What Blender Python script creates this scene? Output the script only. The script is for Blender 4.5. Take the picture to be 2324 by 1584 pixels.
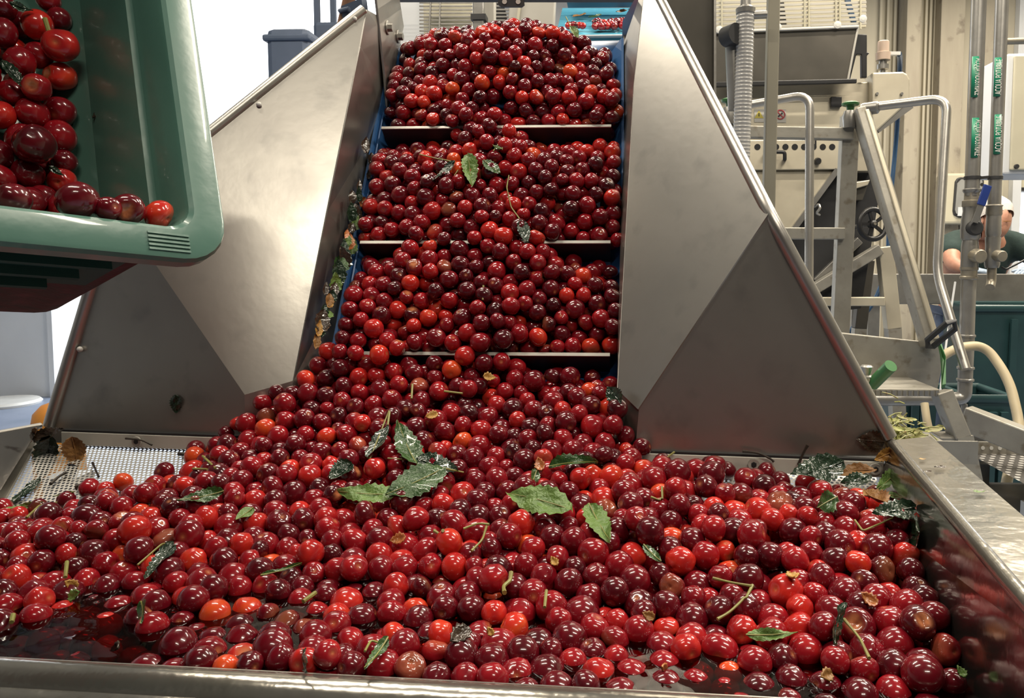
import bpy, bmesh, math, random
import numpy as np
from mathutils import Vector, Matrix, Euler

random.seed(7)
RNG = np.random.default_rng(11)
V = Vector
scene = bpy.context.scene
for o in list(bpy.data.objects):
    bpy.data.objects.remove(o, do_unlink=True)
COL = scene.collection

# ------------------------------------------------------------------ camera
FPX, PX, PY = 1750.0, 1300.0, 712.0          # focal length and principal point, photo 2324 x 1584
HC = 1.30                                     # camera height above the floor
YAW, PITCH = math.radians(3.0), math.radians(-4.0)
cam_d = bpy.data.cameras.new('camera')
cam = bpy.data.objects.new('camera', cam_d)
COL.objects.link(cam)
cam_d.sensor_width = 36.0
cam_d.lens = FPX / 2324 * 36
cam_d.shift_x = -(PX - 1162) / 2324
cam_d.shift_y = -(792 - PY) / 2324
cam_d.clip_start = 0.02
CAMPOS = V((0, 0, HC))
cam.location = CAMPOS
cam.rotation_euler = Euler((math.pi / 2 + PITCH, 0, YAW), 'XYZ')
RMAT = cam.rotation_euler.to_matrix()
scene.camera = cam

# ------------------------------------------------------------------ view, world, light
scene.view_settings.view_transform = 'Standard'
scene.view_settings.look = 'None'
scene.view_settings.gamma = 1.0
scene.view_settings.use_curve_mapping = False
scene.view_settings.exposure = 0.18
try:
    scene.cycles.max_bounces = 6
    scene.cycles.diffuse_bounces = 3
    scene.cycles.glossy_bounces = 4
    scene.cycles.transmission_bounces = 4
    scene.cycles.transparent_max_bounces = 8
    scene.cycles.caustics_reflective = False
    scene.cycles.caustics_refractive = False
    scene.cycles.sample_clamp_indirect = 4.0
    scene.cycles.use_denoising = True
except Exception:
    pass
world = bpy.data.worlds.new('world')
scene.world = world
world.use_nodes = True
bg = world.node_tree.nodes['Background']
bg.inputs[0].default_value = (0.90, 0.95, 1.0, 1)
bg.inputs[1].default_value = 3.5


def area(name, loc, rot, sx, sy, power, col):
    l = bpy.data.lights.new(name, 'AREA')
    l.shape = 'RECTANGLE'
    l.size, l.size_y = sx, sy
    l.energy = power
    l.color = col
    o = bpy.data.objects.new(name, l)
    COL.objects.link(o)
    o.location = loc
    o.rotation_euler = rot
    return o


LAMPW = [(0.7, -1.7, 42), (1.7, 0.2, 44), (-1.0, 0.5, 30), (-1.1, 1.9, 40), (1.5, 1.9, 62), (0.9, 3.6, 72), (2.8, 5.4, 66), (-1.6, 5.4, 36), (2.9, 3.3, 72)]  # first lamp is added, to put glare on the left wing plate
LAMPS = [(a, b) for a, b, c in LAMPW]
LAMPZ = 3.72
LPW = {(a, b): c for a, b, c in LAMPW}
for lx, ly in LAMPS:
    area('ceiling_lamp_light', (lx, ly, LAMPZ), (0, 0, 0), 1.3, 0.09, LPW[(lx, ly)], (1.0, 0.90, 0.74))

# ------------------------------------------------------------------ pixel helpers (a pixel only gives a direction)
def ray(px, py):
    d = V(((px - PX) / FPX, (PY - py) / FPX, -1.0))
    return RMAT @ d


def P(px, py, d):
    r = ray(px, py)
    return CAMPOS + r * (d / r.y)


def PZ(px, py, z):
    r = ray(px, py)
    return CAMPOS + r * ((z - HC) / r.z)


def PX_(px, py, x):
    r = ray(px, py)
    return CAMPOS + r * (x / r.x)


def PL(px, py, p0, n):
    r = ray(px, py)
    return CAMPOS + r * ((p0 - CAMPOS).dot(n) / r.dot(n))


def project(p):
    c = RMAT.transposed() @ (V(p) - CAMPOS)
    return PX + FPX * c.x / -c.z, PY - FPX * c.y / -c.z, -c.z


# ------------------------------------------------------------------ materials
def new_mat(name):
    m = bpy.data.materials.new(name)
    m.use_nodes = True
    nt = m.node_tree
    return m, nt, nt.nodes['Principled BSDF']


def pmat(name, c1, c2=None, rough=0.5, metal=0.0, scale=8.0, bump=0.0, bscale=60.0, coat=0.0, rvar=0.0, stretch=None, spec=0.5, trans=0.0, c3=None, c3amt=0.0, detail=4.0):
    m, nt, b = new_mat(name)
    L = nt.links
    tc = nt.nodes.new('ShaderNodeTexCoord')
    vec = tc.outputs['Object']
    if stretch:
        mp = nt.nodes.new('ShaderNodeMapping')
        mp.inputs['Scale'].default_value = stretch
        L.new(vec, mp.inputs[0])
        vec = mp.outputs[0]
    nz = nt.nodes.new('ShaderNodeTexNoise')
    nz.inputs['Scale'].default_value = scale
    nz.inputs['Detail'].default_value = detail
    L.new(vec, nz.inputs['Vector'])
    if c2 is None:
        c2 = tuple(x * 0.85 for x in c1)
    rp = nt.nodes.new('ShaderNodeValToRGB')
    rp.color_ramp.elements[0].position = 0.35
    rp.color_ramp.elements[1].position = 0.68
    rp.color_ramp.elements[0].color = (*c1, 1)
    rp.color_ramp.elements[1].color = (*c2, 1)
    L.new(nz.outputs[0], rp.inputs[0])
    colout = rp.outputs[0]
    if c3 is not None:
        n2 = nt.nodes.new('ShaderNodeTexNoise')
        n2.inputs['Scale'].default_value = scale * 3.1
        n2.inputs['Detail'].default_value = 6
        L.new(tc.outputs['Object'], n2.inputs['Vector'])
        r2 = nt.nodes.new('ShaderNodeValToRGB')
        r2.color_ramp.elements[0].position = 0.62 - 0.2 * c3amt
        r2.color_ramp.elements[1].position = 0.72
        L.new(n2.outputs[0], r2.inputs[0])
        mx = nt.nodes.new('ShaderNodeMixRGB')
        mx.inputs[2].default_value = (*c3, 1)
        L.new(r2.outputs[0], mx.inputs[0])
        L.new(colout, mx.inputs[1])
        colout = mx.outputs[0]
    L.new(colout, b.inputs['Base Color'])
    b.inputs['Roughness'].default_value = rough
    b.inputs['Metallic'].default_value = metal
    b.inputs['Specular IOR Level'].default_value = spec
    if coat:
        b.inputs['Coat Weight'].default_value = coat
        b.inputs['Coat Roughness'].default_value = 0.05
    if trans:
        b.inputs['Transmission Weight'].default_value = trans
    if rvar:
        mr = nt.nodes.new('ShaderNodeMapRange')
        mr.inputs[3].default_value = rough - rvar
        mr.inputs[4].default_value = rough + rvar
        L.new(nz.outputs[0], mr.inputs[0])
        L.new(mr.outputs[0], b.inputs['Roughness'])
    if bump:
        bz = nt.nodes.new('ShaderNodeTexNoise')
        bz.inputs['Scale'].default_value = bscale
        bz.inputs['Detail'].default_value = 3
        L.new(vec, bz.inputs['Vector'])
        bp = nt.nodes.new('ShaderNodeBump')
        bp.inputs['Strength'].default_value = bump
        bp.inputs['Distance'].default_value = 0.01
        L.new(bz.outputs[0], bp.inputs['Height'])
        L.new(bp.outputs[0], b.inputs['Normal'])
    return m


M = {}
M['steel'] = pmat('brushed_steel', (0.50, 0.48, 0.44), (0.42, 0.40, 0.37), 0.34, 0.90, 7, 0.012, 70, rvar=0.09, c3=(0.38, 0.365, 0.34), c3amt=0.3)
M['steel_wet'] = pmat('wet_steel', (0.42, 0.40, 0.36), (0.30, 0.28, 0.24), 0.20, 0.85, 9, 0.12, 40, rvar=0.10)
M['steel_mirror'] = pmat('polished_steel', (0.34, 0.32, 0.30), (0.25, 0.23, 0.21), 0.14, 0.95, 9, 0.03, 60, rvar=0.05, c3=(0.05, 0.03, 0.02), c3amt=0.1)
M['tube'] = pmat('tube_steel', (0.55, 0.53, 0.49), (0.45, 0.43, 0.40), 0.34, 0.9, 12, 0.02, 80)
M['aluminium'] = pmat('worn_aluminium', (0.42, 0.40, 0.35), (0.33, 0.31, 0.27), 0.48, 0.55, 10, 0.05, 60, c3=(0.25, 0.22, 0.17), c3amt=0.2)
M['stainless_light'] = pmat('satin_stainless', (0.72, 0.66, 0.52), (0.60, 0.54, 0.42), 0.42, 0.55, 6, 0.03, 30)
M['bar_light'] = pmat('pale_aluminium_bar', (0.70, 0.68, 0.61), (0.58, 0.56, 0.50), 0.35, 0.15, 18, 0.02, 60)
M['dark_panel'] = pmat('dark_steel_panel', (0.11, 0.10, 0.085), (0.07, 0.065, 0.055), 0.45, 0.5, 5, 0.02, 30)
M['black'] = pmat('black_plastic', (0.018, 0.018, 0.020), (0.012, 0.012, 0.013), 0.38)
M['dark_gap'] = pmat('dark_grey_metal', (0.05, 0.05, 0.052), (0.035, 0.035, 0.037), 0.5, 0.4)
M['galv'] = pmat('galvanised_pipe', (0.36, 0.35, 0.33), (0.28, 0.27, 0.25), 0.34, 0.7, 12, 0.03, 60)
M['brass'] = pmat('dull_brass_fitting', (0.36, 0.32, 0.25), (0.27, 0.25, 0.21), 0.40, 0.6, 20, 0.05, 80)
M['concrete'] = pmat('stained_concrete', (0.42, 0.38, 0.30), (0.33, 0.29, 0.23), 0.85, 0, 2.5, 0.15, 30, stretch=(3, 3, 0.5), c3=(0.22, 0.19, 0.15), c3amt=0.15)
M['wall'] = pmat('cream_wall_panel', (0.52, 0.48, 0.38), (0.46, 0.42, 0.33), 0.7, 0, 1.5, stretch=(4, 4, 0.3))
M['wall_white'] = pmat('white_wall_panel', (0.74, 0.76, 0.78), (0.68, 0.70, 0.73), 0.6, 0, 2)
M['cream_paint'] = pmat('cream_painted_metal', (0.62, 0.58, 0.44), (0.55, 0.51, 0.39), 0.5, 0, 4)
M['ceiling'] = pmat('ceiling_panel', (0.34, 0.33, 0.30), None, 0.8)
M['dark_wall'] = pmat('darkened_unseen_wall', (0.10, 0.085, 0.075), None, 0.8)  # unseen front wall coloured dark to dim what the steel plates reflect
M['floor'] = pmat('blue_grey_floor', (0.26, 0.31, 0.42), (0.20, 0.25, 0.35), 0.35, 0, 3, 0.05, 20, rvar=0.1)
M['apron'] = pmat('pale_yard_concrete', (0.62, 0.60, 0.56), (0.55, 0.53, 0.50), 0.9, 0, 2)
M['crate'] = pmat('green_crate_plastic', (0.082, 0.180, 0.145), (0.068, 0.155, 0.125), 0.30, 0, 9, 0.03, 60, rvar=0.06, coat=0.25)  # green lightened a little to hold the lens flare over the crate
M['crate_outer'] = pmat('shaded_green_crate_plastic', (0.030, 0.075, 0.060), (0.022, 0.055, 0.046), 0.6, 0, 9, spec=0.15)  # same crate green, darkened for the shade on its outer side
M['crate_stain'] = pmat('juice_stained_green_plastic', (0.060, 0.010, 0.014), (0.035, 0.014, 0.014), 0.55, 0, 22, 0.05, 90, c3=(0.10, 0.018, 0.024), c3amt=0.6, stretch=(6, 1, 1), spec=0.1)
M['belt'] = pmat('blue_belt', (0.035, 0.13, 0.34), (0.025, 0.10, 0.28), 0.42, 0, 12)
M['belt_far'] = pmat('pale_blue_belt', (0.10, 0.40, 0.56), (0.07, 0.33, 0.48), 0.45, 0, 12)
M['cleat'] = pmat('dark_cleat', (0.045, 0.040, 0.040), (0.03, 0.026, 0.026), 0.5, 0, 30)
M['cleat_lit_edge'] = pmat('pale_cleat_lit_edge', (0.62, 0.60, 0.54), (0.5, 0.48, 0.44), 0.4, 0.2, 30)  # pale tone paints in the light on the cleats' top edge
M['leaf'] = pmat('fresh_leaf', (0.036, 0.092, 0.020), (0.022, 0.060, 0.016), 0.30, 0, 90, 0.4, 160, coat=0.3)
M['leaf_light'] = pmat('pale_leaf_underside', (0.13, 0.22, 0.050), (0.095, 0.17, 0.040), 0.42, 0, 90, 0.4, 160)
M['leaf_dark'] = pmat('dark_wet_leaf', (0.016, 0.036, 0.018), (0.010, 0.024, 0.013), 0.16, 0, 70, 0.5, 120, coat=0.5)
M['leaf_dry'] = pmat('dry_brown_leaf', (0.30, 0.15, 0.040), (0.20, 0.09, 0.03), 0.5, 0, 60, 0.5, 90)
M['leaf_yellow'] = pmat('yellowed_leaf', (0.46, 0.27, 0.06), (0.36, 0.17, 0.04), 0.45, 0, 60, 0.5, 90)
M['leaf_rot'] = pmat('rotting_leaf', (0.050, 0.030, 0.020), (0.03, 0.022, 0.014), 0.22, 0, 60, 0.5, 90, coat=0.3)
M['stem'] = pmat('green_stalk', (0.26, 0.27, 0.07), (0.20, 0.17, 0.05), 0.45, 0, 60)
M['stem_dark'] = pmat('dark_twig', (0.035, 0.022, 0.014), (0.02, 0.014, 0.010), 0.5, 0, 60)
M['skin_bit'] = pmat('torn_cherry_flesh', (0.48, 0.20, 0.06), (0.36, 0.08, 0.03), 0.25, 0, 90, 0.4, 120, coat=0.5)
M['green_plastic'] = pmat('green_plastic_grip', (0.055, 0.20, 0.06), (0.04, 0.15, 0.045), 0.4, 0, 20)
M['hose_pvc'] = pmat('ribbed_grey_hose', (0.44, 0.43, 0.41), (0.36, 0.35, 0.335), 0.28, 0, 12, coat=0.3)
M['post'] = pmat('grey_beige_post', (0.28, 0.26, 0.20), (0.24, 0.22, 0.17), 0.5, 0.2, 4)
M['cream_hose'] = pmat('cream_hose', (0.58, 0.49, 0.32), (0.5, 0.42, 0.28), 0.5, 0, 10)
M['blue_hose'] = pmat('blue_air_hose', (0.02, 0.07, 0.16), None, 0.4)
M['blue_lever'] = pmat('blue_lever_sleeve', (0.02, 0.045, 0.22), None, 0.35)
M['label_green'] = pmat('green_pipe_label', (0.01, 0.24, 0.13), None, 0.4)
M['white'] = pmat('white_plastic', (0.80, 0.79, 0.75), None, 0.4)
M['ink_red'] = pmat('red_print', (0.50, 0.07, 0.08), None, 0.5)
M['ink_yellow'] = pmat('yellow_print', (0.66, 0.55, 0.10), None, 0.5)
M['sticker'] = pmat('pale_sticker', (0.60, 0.58, 0.53), None, 0.5)
M['pink_cap'] = pmat('pale_pink_plastic', (0.62, 0.47, 0.38), (0.55, 0.42, 0.33), 0.5)
M['teal'] = pmat('dark_teal_plastic', (0.02, 0.060, 0.062), (0.015, 0.045, 0.050), 0.4)
M['orange'] = pmat('orange_plastic', (0.52, 0.22, 0.035), (0.44, 0.17, 0.03), 0.5)
M['navy_dark'] = pmat('blue_grey_plastic', (0.10, 0.13, 0.20), (0.08, 0.11, 0.17), 0.55)
M['skin'] = pmat('skin', (0.55, 0.28, 0.19), (0.48, 0.23, 0.15), 0.5, 0, 30)
M['shirt'] = pmat('dark_green_cotton', (0.022, 0.045, 0.040), (0.016, 0.035, 0.032), 0.85, 0, 40, 0.2, 200)
M['cap'] = pmat('white_hair_net', (0.66, 0.62, 0.58), (0.55, 0.50, 0.46), 0.8, 0, 120, 0.3, 300)
M['glove'] = pmat('pale_blue_glove', (0.42, 0.52, 0.66), None, 0.5)
M['hair'] = pmat('dark_hair', (0.03, 0.022, 0.018), None, 0.6)
M['window_pane'] = pmat('dull_grey_pane', (0.35, 0.35, 0.33), (0.28, 0.28, 0.27), 0.2)
M['lamp_white'] = pmat('white_lamp_housing', (0.7, 0.7, 0.68), None, 0.5)
M['far_grey'] = pmat('light_grey_metal', (0.52, 0.50, 0.45), (0.45, 0.43, 0.38), 0.5, 0.3, 5)


def cherry_material():
    m, nt, b = new_mat('cherry_skin')
    L = nt.links
    at = nt.nodes.new('ShaderNodeAttribute'); at.attribute_name = 'tone'
    fl = nt.nodes.new('ShaderNodeAttribute'); fl.attribute_name = 'flesh'
    tc = nt.nodes.new('ShaderNodeTexCoord')
    nz = nt.nodes.new('ShaderNodeTexNoise'); nz.inputs['Scale'].default_value = 160; nz.inputs['Detail'].default_value = 4
    L.new(tc.outputs['Object'], nz.inputs['Vector'])
    ma = nt.nodes.new('ShaderNodeMath'); ma.operation = 'MULTIPLY_ADD'
    ma.inputs[1].default_value = 0.16; ma.inputs[2].default_value = -0.08
    L.new(nz.outputs[0], ma.inputs[0])
    ad = nt.nodes.new('ShaderNodeMath'); ad.operation = 'ADD'
    L.new(at.outputs['Fac'], ad.inputs[0]); L.new(ma.outputs[0], ad.inputs[1])
    rp = nt.nodes.new('ShaderNodeValToRGB')
    e = rp.color_ramp.elements
    e[0].position = 0.0; e[0].color = (0.045, 0.003, 0.006, 1)
    e[1].position = 1.0; e[1].color = (0.66, 0.075, 0.018, 1)
    for p, c in ((0.30, (0.135, 0.004, 0.010)), (0.58, (0.30, 0.008, 0.014)), (0.82, (0.55, 0.024, 0.016))):
        x = e.new(p); x.color = (*c, 1)
    L.new(ad.outputs[0], rp.inputs[0])
    mx = nt.nodes.new('ShaderNodeMixRGB'); mx.inputs[2].default_value = (0.55, 0.20, 0.085, 1)
    L.new(fl.outputs['Fac'], mx.inputs[0]); L.new(rp.outputs[0], mx.inputs[1])
    L.new(mx.outputs[0], b.inputs['Base Color'])
    b.inputs['Roughness'].default_value = 0.20
    b.inputs['Specular IOR Level'].default_value = 0.30
    b.inputs['Coat Weight'].default_value = 0.75
    b.inputs['Coat Roughness'].default_value = 0.04
    return m


M['cherry'] = cherry_material()


def juice_material():
    m, nt, b = new_mat('red_juice')
    L = nt.links
    out = nt.nodes['Material Output']
    tr = nt.nodes.new('ShaderNodeBsdfTransparent'); tr.inputs[0].default_value = (0.36, 0.030, 0.030, 1)
    gl = nt.nodes.new('ShaderNodeBsdfGlossy'); gl.inputs['Roughness'].default_value = 0.03
    fr = nt.nodes.new('ShaderNodeFresnel'); fr.inputs[0].default_value = 1.36
    nz = nt.nodes.new('ShaderNodeTexNoise'); nz.inputs['Scale'].default_value = 26; nz.inputs['Detail'].default_value = 2
    tc = nt.nodes.new('ShaderNodeTexCoord')
    L.new(tc.outputs['Object'], nz.inputs['Vector'])
    bp = nt.nodes.new('ShaderNodeBump'); bp.inputs['Strength'].default_value = 0.25; bp.inputs['Distance'].default_value = 0.01
    L.new(nz.outputs[0], bp.inputs['Height'])
    L.new(bp.outputs[0], gl.inputs['Normal']); L.new(bp.outputs[0], fr.inputs['Normal'])
    mx = nt.nodes.new('ShaderNodeMixShader')
    L.new(fr.outputs[0], mx.inputs[0]); L.new(tr.outputs[0], mx.inputs[1]); L.new(gl.outputs[0], mx.inputs[2])
    L.new(mx.outputs[0], out.inputs[0])
    return m


M['juice'] = juice_material()


def perforated_material(name, pitch, rad, c, c2=None):
    """steel sheet with a hexagonal grid of round see-through holes, in the sheet's own x,y"""
    m, nt, b = new_mat(name)
    L = nt.links
    b.inputs['Base Color'].default_value = (*c, 1)
    b.inputs['Metallic'].default_value = 0.35
    b.inputs['Roughness'].default_value = 0.45
    tc = nt.nodes.new('ShaderNodeTexCoord')
    sx = nt.nodes.new('ShaderNodeSeparateXYZ')
    L.new(tc.outputs['Object'], sx.inputs[0])

    def mth(op, a, bb=None):
        n = nt.nodes.new('ShaderNodeMath'); n.operation = op
        for i, v in enumerate((a, bb)):
            if v is None:
                continue
            if isinstance(v, (int, float)):
                n.inputs[i].default_value = v
            else:
                L.new(v, n.inputs[i])
        return n.outputs[0]
    ds = []
    for k in (0, 0.5):
        u = mth('ADD', mth('DIVIDE', sx.outputs[0], pitch), k)
        v = mth('ADD', mth('DIVIDE', sx.outputs[1], pitch * 1.732), k)
        fu = mth('MULTIPLY', mth('SUBTRACT', mth('FRACT', u), 0.5), pitch)
        fv = mth('MULTIPLY', mth('SUBTRACT', mth('FRACT', v), 0.5), pitch * 1.732)
        ds.append(mth('SQRT', mth('ADD', mth('MULTIPLY', fu, fu), mth('MULTIPLY', fv, fv))))
    al = mth('GREATER_THAN', mth('MINIMUM', ds[0], ds[1]), rad)
    if c2 is None:
        L.new(al, b.inputs['Alpha'])
    else:
        mx = nt.nodes.new('ShaderNodeMixRGB')
        mx.inputs[1].default_value = (*c2, 1); mx.inputs[2].default_value = (*c, 1)
        L.new(al, mx.inputs[0]); L.new(mx.outputs[0], b.inputs['Base Color'])
    return m


M['perf'] = perforated_material('perforated_sheet', 0.0058, 0.0018, (0.60, 0.58, 0.54))
M['grate'] = perforated_material('punched_tread', 0.030, 0.0075, (0.10, 0.095, 0.09), (0.62, 0.60, 0.57))


# ------------------------------------------------------------------ mesh builder
class MB:
    def __init__(s):
        s.v, s.f, s.sm = [], [], []

    def add(s, verts, faces, smooth=False):
        k = len(s.v)
        s.v += [V(p) for p in verts]
        s.f += [tuple(i + k for i in f) for f in faces]
        s.sm += [smooth] * len(faces)
        return s

    def hexa(s, p):
        """eight corners: bottom loop 0-3, top loop 4-7"""
        return s.add(p, [(3, 2, 1, 0), (4, 5, 6, 7), (0, 1, 5, 4), (1, 2, 6, 5), (2, 3, 7, 6), (3, 0, 4, 7)])

    def box(s, a, b):
        x0, y0, z0 = a
        x1, y1, z1 = b
        return s.hexa([(x0, y0, z0), (x1, y0, z0), (x1, y1, z0), (x0, y1, z0), (x0, y0, z1), (x1, y0, z1), (x1, y1, z1), (x0, y1, z1)])

    def plate(s, pts, t, n=None):
        """a flat polygon given thickness t against its normal"""
        pts = [V(p) for p in pts]
        if n is None:
            n = V((0, 0, 0))
            for i in range(len(pts)):
                a, b = pts[i], pts[(i + 1) % len(pts)]
                n += a.cross(b)
            n.normalize()
        else:
            n = V(n).normalized()
        k = len(pts)
        v = pts + [p - n * t for p in pts]
        f = [tuple(range(k)), tuple(range(2 * k - 1, k - 1, -1))]
        for i in range(k):
            j = (i + 1) % k
            f.append((i, i + k, j + k, j))
        return s.add(v, f)

    def bar(s, a, b, w, h, up=(0, 0, 1)):
        a, b = V(a), V(b)
        d = (b - a).normalized()
        u = V(up)
        u = (u - d * u.dot(d))
        if u.length < 1e-5:
            u = V((0, 1, 0)) - d * d.y
        u.normalize()
        r = d.cross(u)
        c = [(-1, -1), (1, -1), (1, 1), (-1, 1)]
        q0 = [a + r * (x * w / 2) + u * (y * h / 2) for x, y in c]
        q1 = [b + r * (x * w / 2) + u * (y * h / 2) for x, y in c]
        return s.hexa(q0 + q1)

    def tube(s, pts, r, n=14, caps=True, closed=False):
        pts = [V(p) for p in pts]
        rs = r if isinstance(r, (list, tuple)) else [r] * len(pts)
        k = len(pts)
        up = None
        rings = []
        for i, p in enumerate(pts):
            if closed:
                d = (pts[(i + 1) % k] - pts[i - 1]).normalized()
            else:
                d = (pts[min(i + 1, k - 1)] - pts[max(i - 1, 0)]).normalized()
            if up is None:
                up = V((0, 0, 1)) if abs(d.z) < 0.9 else V((1, 0, 0))
            up = (up - d * up.dot(d)).normalized()
            q = d.cross(up)
            rings.append([p + (up * math.cos(2 * math.pi * j / n) + q * math.sin(2 * math.pi * j / n)) * rs[i] for j in range(n)])
        v = [x for g in rings for x in g]
        f = []
        for i in range(k if closed else k - 1):
            i2 = (i + 1) % k
            for j in range(n):
                j2 = (j + 1) % n
                f.append((i * n + j, i2 * n + j, i2 * n + j2, i * n + j2))
        s.add(v, f, True)
        if caps and not closed:
            s.add(rings[0], [tuple(range(n))])
            s.add(rings[-1], [tuple(range(n - 1, -1, -1))])
        return s

    def cyl(s, a, b, r, n=20):
        return s.tube([a, b], r, n)

    def lathe(s, base, axis, prof, n=24):
        """prof: list of (distance along the axis, radius)"""
        ax = V(axis).normalized()
        u = V((0, 0, 1)) if abs(ax.z) < 0.9 else V((1, 0, 0))
        u = (u - ax * u.dot(ax)).normalized()
        w = ax.cross(u)
        v, f = [], []
        for h, r in prof:
            for j in range(n):
                a = 2 * math.pi * j / n
                v.append(V(base) + ax * h + (u * math.cos(a) + w * math.sin(a)) * r)
        for i in range(len(prof) - 1):
            for j in range(n):
                f.append((i * n + j, (i + 1) * n + j, (i + 1) * n + (j + 1) % n, i * n + (j + 1) % n))
        s.add(v, f, True)
        s.add(v[:n], [tuple(range(n))])
        s.add(v[-n:], [tuple(range(n - 1, -1, -1))])
        return s

    def sphere(s, c, r, nu=14, nv=9, sc=(1, 1, 1)):
        v, f = [], []
        for i in range(nv + 1):
            t = math.pi * i / nv
            for j in range(nu):
                a = 2 * math.pi * j / nu
                v.append(V(c) + V((math.sin(t) * math.cos(a) * sc[0], math.sin(t) * math.sin(a) * sc[1], math.cos(t) * sc[2])) * r)
        for i in range(nv):
            for j in range(nu):
                f.append((i * nu + j, (i + 1) * nu + j, (i + 1) * nu + (j + 1) % nu, i * nu + (j + 1) % nu))
        return s.add(v, f, True)

    def build(s, name, mat, parent=None, bevel=0.0, origin=None, segs=2, sharp=42):
        me = bpy.data.meshes.new(name)
        if parent is not None:
            off = parent.matrix_world.translation if False else V(world_loc(parent))
        else:
            if origin is None:
                lo = V((min(p.x for p in s.v), min(p.y for p in s.v), min(p.z for p in s.v)))
                hi = V((max(p.x for p in s.v), max(p.y for p in s.v), max(p.z for p in s.v)))
                origin = V(((lo.x + hi.x) / 2, (lo.y + hi.y) / 2, lo.z))
            off = V(origin)
        me.from_pydata([p - off for p in s.v], [], s.f)
        me.polygons.foreach_set('use_smooth', s.sm)
        me.materials.append(M[mat] if isinstance(mat, str) else mat)
        bm = bmesh.new(); bm.from_mesh(me)
        bmesh.ops.recalc_face_normals(bm, faces=bm.faces)
        bm.to_mesh(me); bm.free()
        if any(s.sm):
            me.set_sharp_from_angle(angle=math.radians(sharp))
        o = bpy.data.objects.new(name, me)
        COL.objects.link(o)
        if parent is not None:
            o.parent = parent
        else:
            o.location = off
        if bevel:
            md = o.modifiers.new('bevel', 'BEVEL')
            md.width = bevel
            md.segments = segs
            md.limit_method = 'ANGLE'
            md.angle_limit = math.radians(40)
        return o


def world_loc(o):
    p = V((0, 0, 0))
    while o is not None:
        p = p + V(o.location)
        o = o.parent
    return p


def thing(name, label, cat, loc, group=None):
    o = bpy.data.objects.new(name, None)
    o.empty_display_size = 0.05
    COL.objects.link(o)
    o.location = loc
    return tag(o, label, cat, group)


def tag(o, label, cat, group=None):
    o['label'] = label
    o['category'] = cat
    if group:
        o['group'] = group
    return o


def struct(o):
    o['kind'] = 'structure'
    return o


def arc(pts, r, n=5):
    """round the inner corners of a polyline"""
    pts = [V(p) for p in pts]
    out = [pts[0]]
    for i in range(1, len(pts) - 1):
        a, b, c = pts[i - 1], pts[i], pts[i + 1]
        u, w = (a - b), (c - b)
        q = min(r, u.length * 0.45, w.length * 0.45)
        p0, p1 = b + u.normalized() * q, b + w.normalized() * q
        for k in range(n + 1):
            t = k / n
            out.append(p0 * (1 - t) ** 2 + b * 2 * t * (1 - t) + p1 * t * t)
    out.append(pts[-1])
    return out


def prect(mb, x0, y0, x1, y1, d, depth):
    """a box whose front face (at world y = d) spans the pixel rectangle"""
    a, b = P(x0, y1, d), P(x1, y0, d)
    return mb.box((a.x, d, a.z), (b.x, d + depth, b.z))


def pplate(mb, pix, d, t):
    return mb.plate([P(x, y, d) for x, y in pix], t, (0, -1, 0))

# ================================================================== THE ROOM
# back wall with the big open loading door (left) and a small one (right)
YB = 7.0
XL, XR, YF, ZT = -6.4, 5.2, -7.0, 4.2
struct(MB().box((XL - 0.2, YF - 0.2, -0.1), (XR + 0.2, YB + 0.15, 0.0)).build('floor', 'floor'))
struct(MB().box((XL - 0.2, YF - 0.2, ZT), (XR + 0.2, YB + 0.2, ZT + 0.1)).build('ceiling', 'ceiling'))
struct(MB().box((XL - 0.15, YF, 0), (XL, YB, ZT)).build('wall_left', 'wall_white'))
struct(MB().box((XR, YF, 0), (XR + 0.15, YB, ZT)).build('wall_right', 'wall'))
struct(MB().box((XL, YF - 0.15, 0), (XR, YF, ZT)).build('wall_front', 'dark_wall'))
DX0, DX1, DZ = P(112, 700, YB).x, P(872, 100, YB).x, 3.95
D2X0, D2X1, D2Z = P(2284, 500, YB).x, P(2284, 500, YB).x + 1.1, P(2300, 436, YB).z
wb = MB()
wb.box((XL, YB, 0), (DX0, YB + 0.12, ZT))
wb.box((DX0, YB, DZ), (DX1, YB + 0.12, ZT))
wb.box((DX1, YB, 0), (D2X0, YB + 0.12, ZT))
wb.box((D2X0, YB, D2Z), (D2X1, YB + 0.12, ZT))
wb.box((D2X1, YB, 0), (XR, YB + 0.12, ZT))
struct(wb.build('wall_back', 'wall_white'))
tr = MB()
tr.box((DX0 - 0.01, YB - 0.03, 0), (DX0 + 0.04, YB + 0.14, DZ)).box((DX1 - 0.04, YB - 0.03, 0), (DX1 + 0.01, YB + 0.14, DZ)).box((DX0 - 0.01, YB - 0.03, DZ - 0.04), (DX1 + 0.01, YB + 0.14, DZ))
struct(tr.build('trim_1', 'wall_white'))
# beige facing of the right part of the back wall, pilasters and sheet panels standing proud of it
xr0 = P(1560, 300, YB).x
struct(MB().box((xr0, YB - 0.05, 0), (D2X0 - 0.01, YB, ZT)).build('trim_2', 'wall'))
for k, (x0, x1, dd, mt) in enumerate(((2051, 2083, 0.28, 'concrete'), (2128, 2182, 0.22, 'concrete'), (2214, 2250, 0.16, 'concrete'))):
    a, b = P(x0, 300, YB - dd), P(x1, 300, YB - dd)
    struct(MB().box((a.x, YB - dd, 0), (b.x, YB - 0.05, ZT)).build('trim_%d' % (3 + k), mt, bevel=0.006))
for k, xx in enumerate((1990, 2006, 2022, 2038, 2092, 2102, 2112)):
    a, b = P(xx, 300, YB - 0.09), P(xx + 5, 300, YB - 0.09)
    struct(MB().box((a.x, YB - 0.09, 0), (b.x, YB - 0.05, ZT)).build('trim_%d' % (6 + k), 'wall'))
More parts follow.
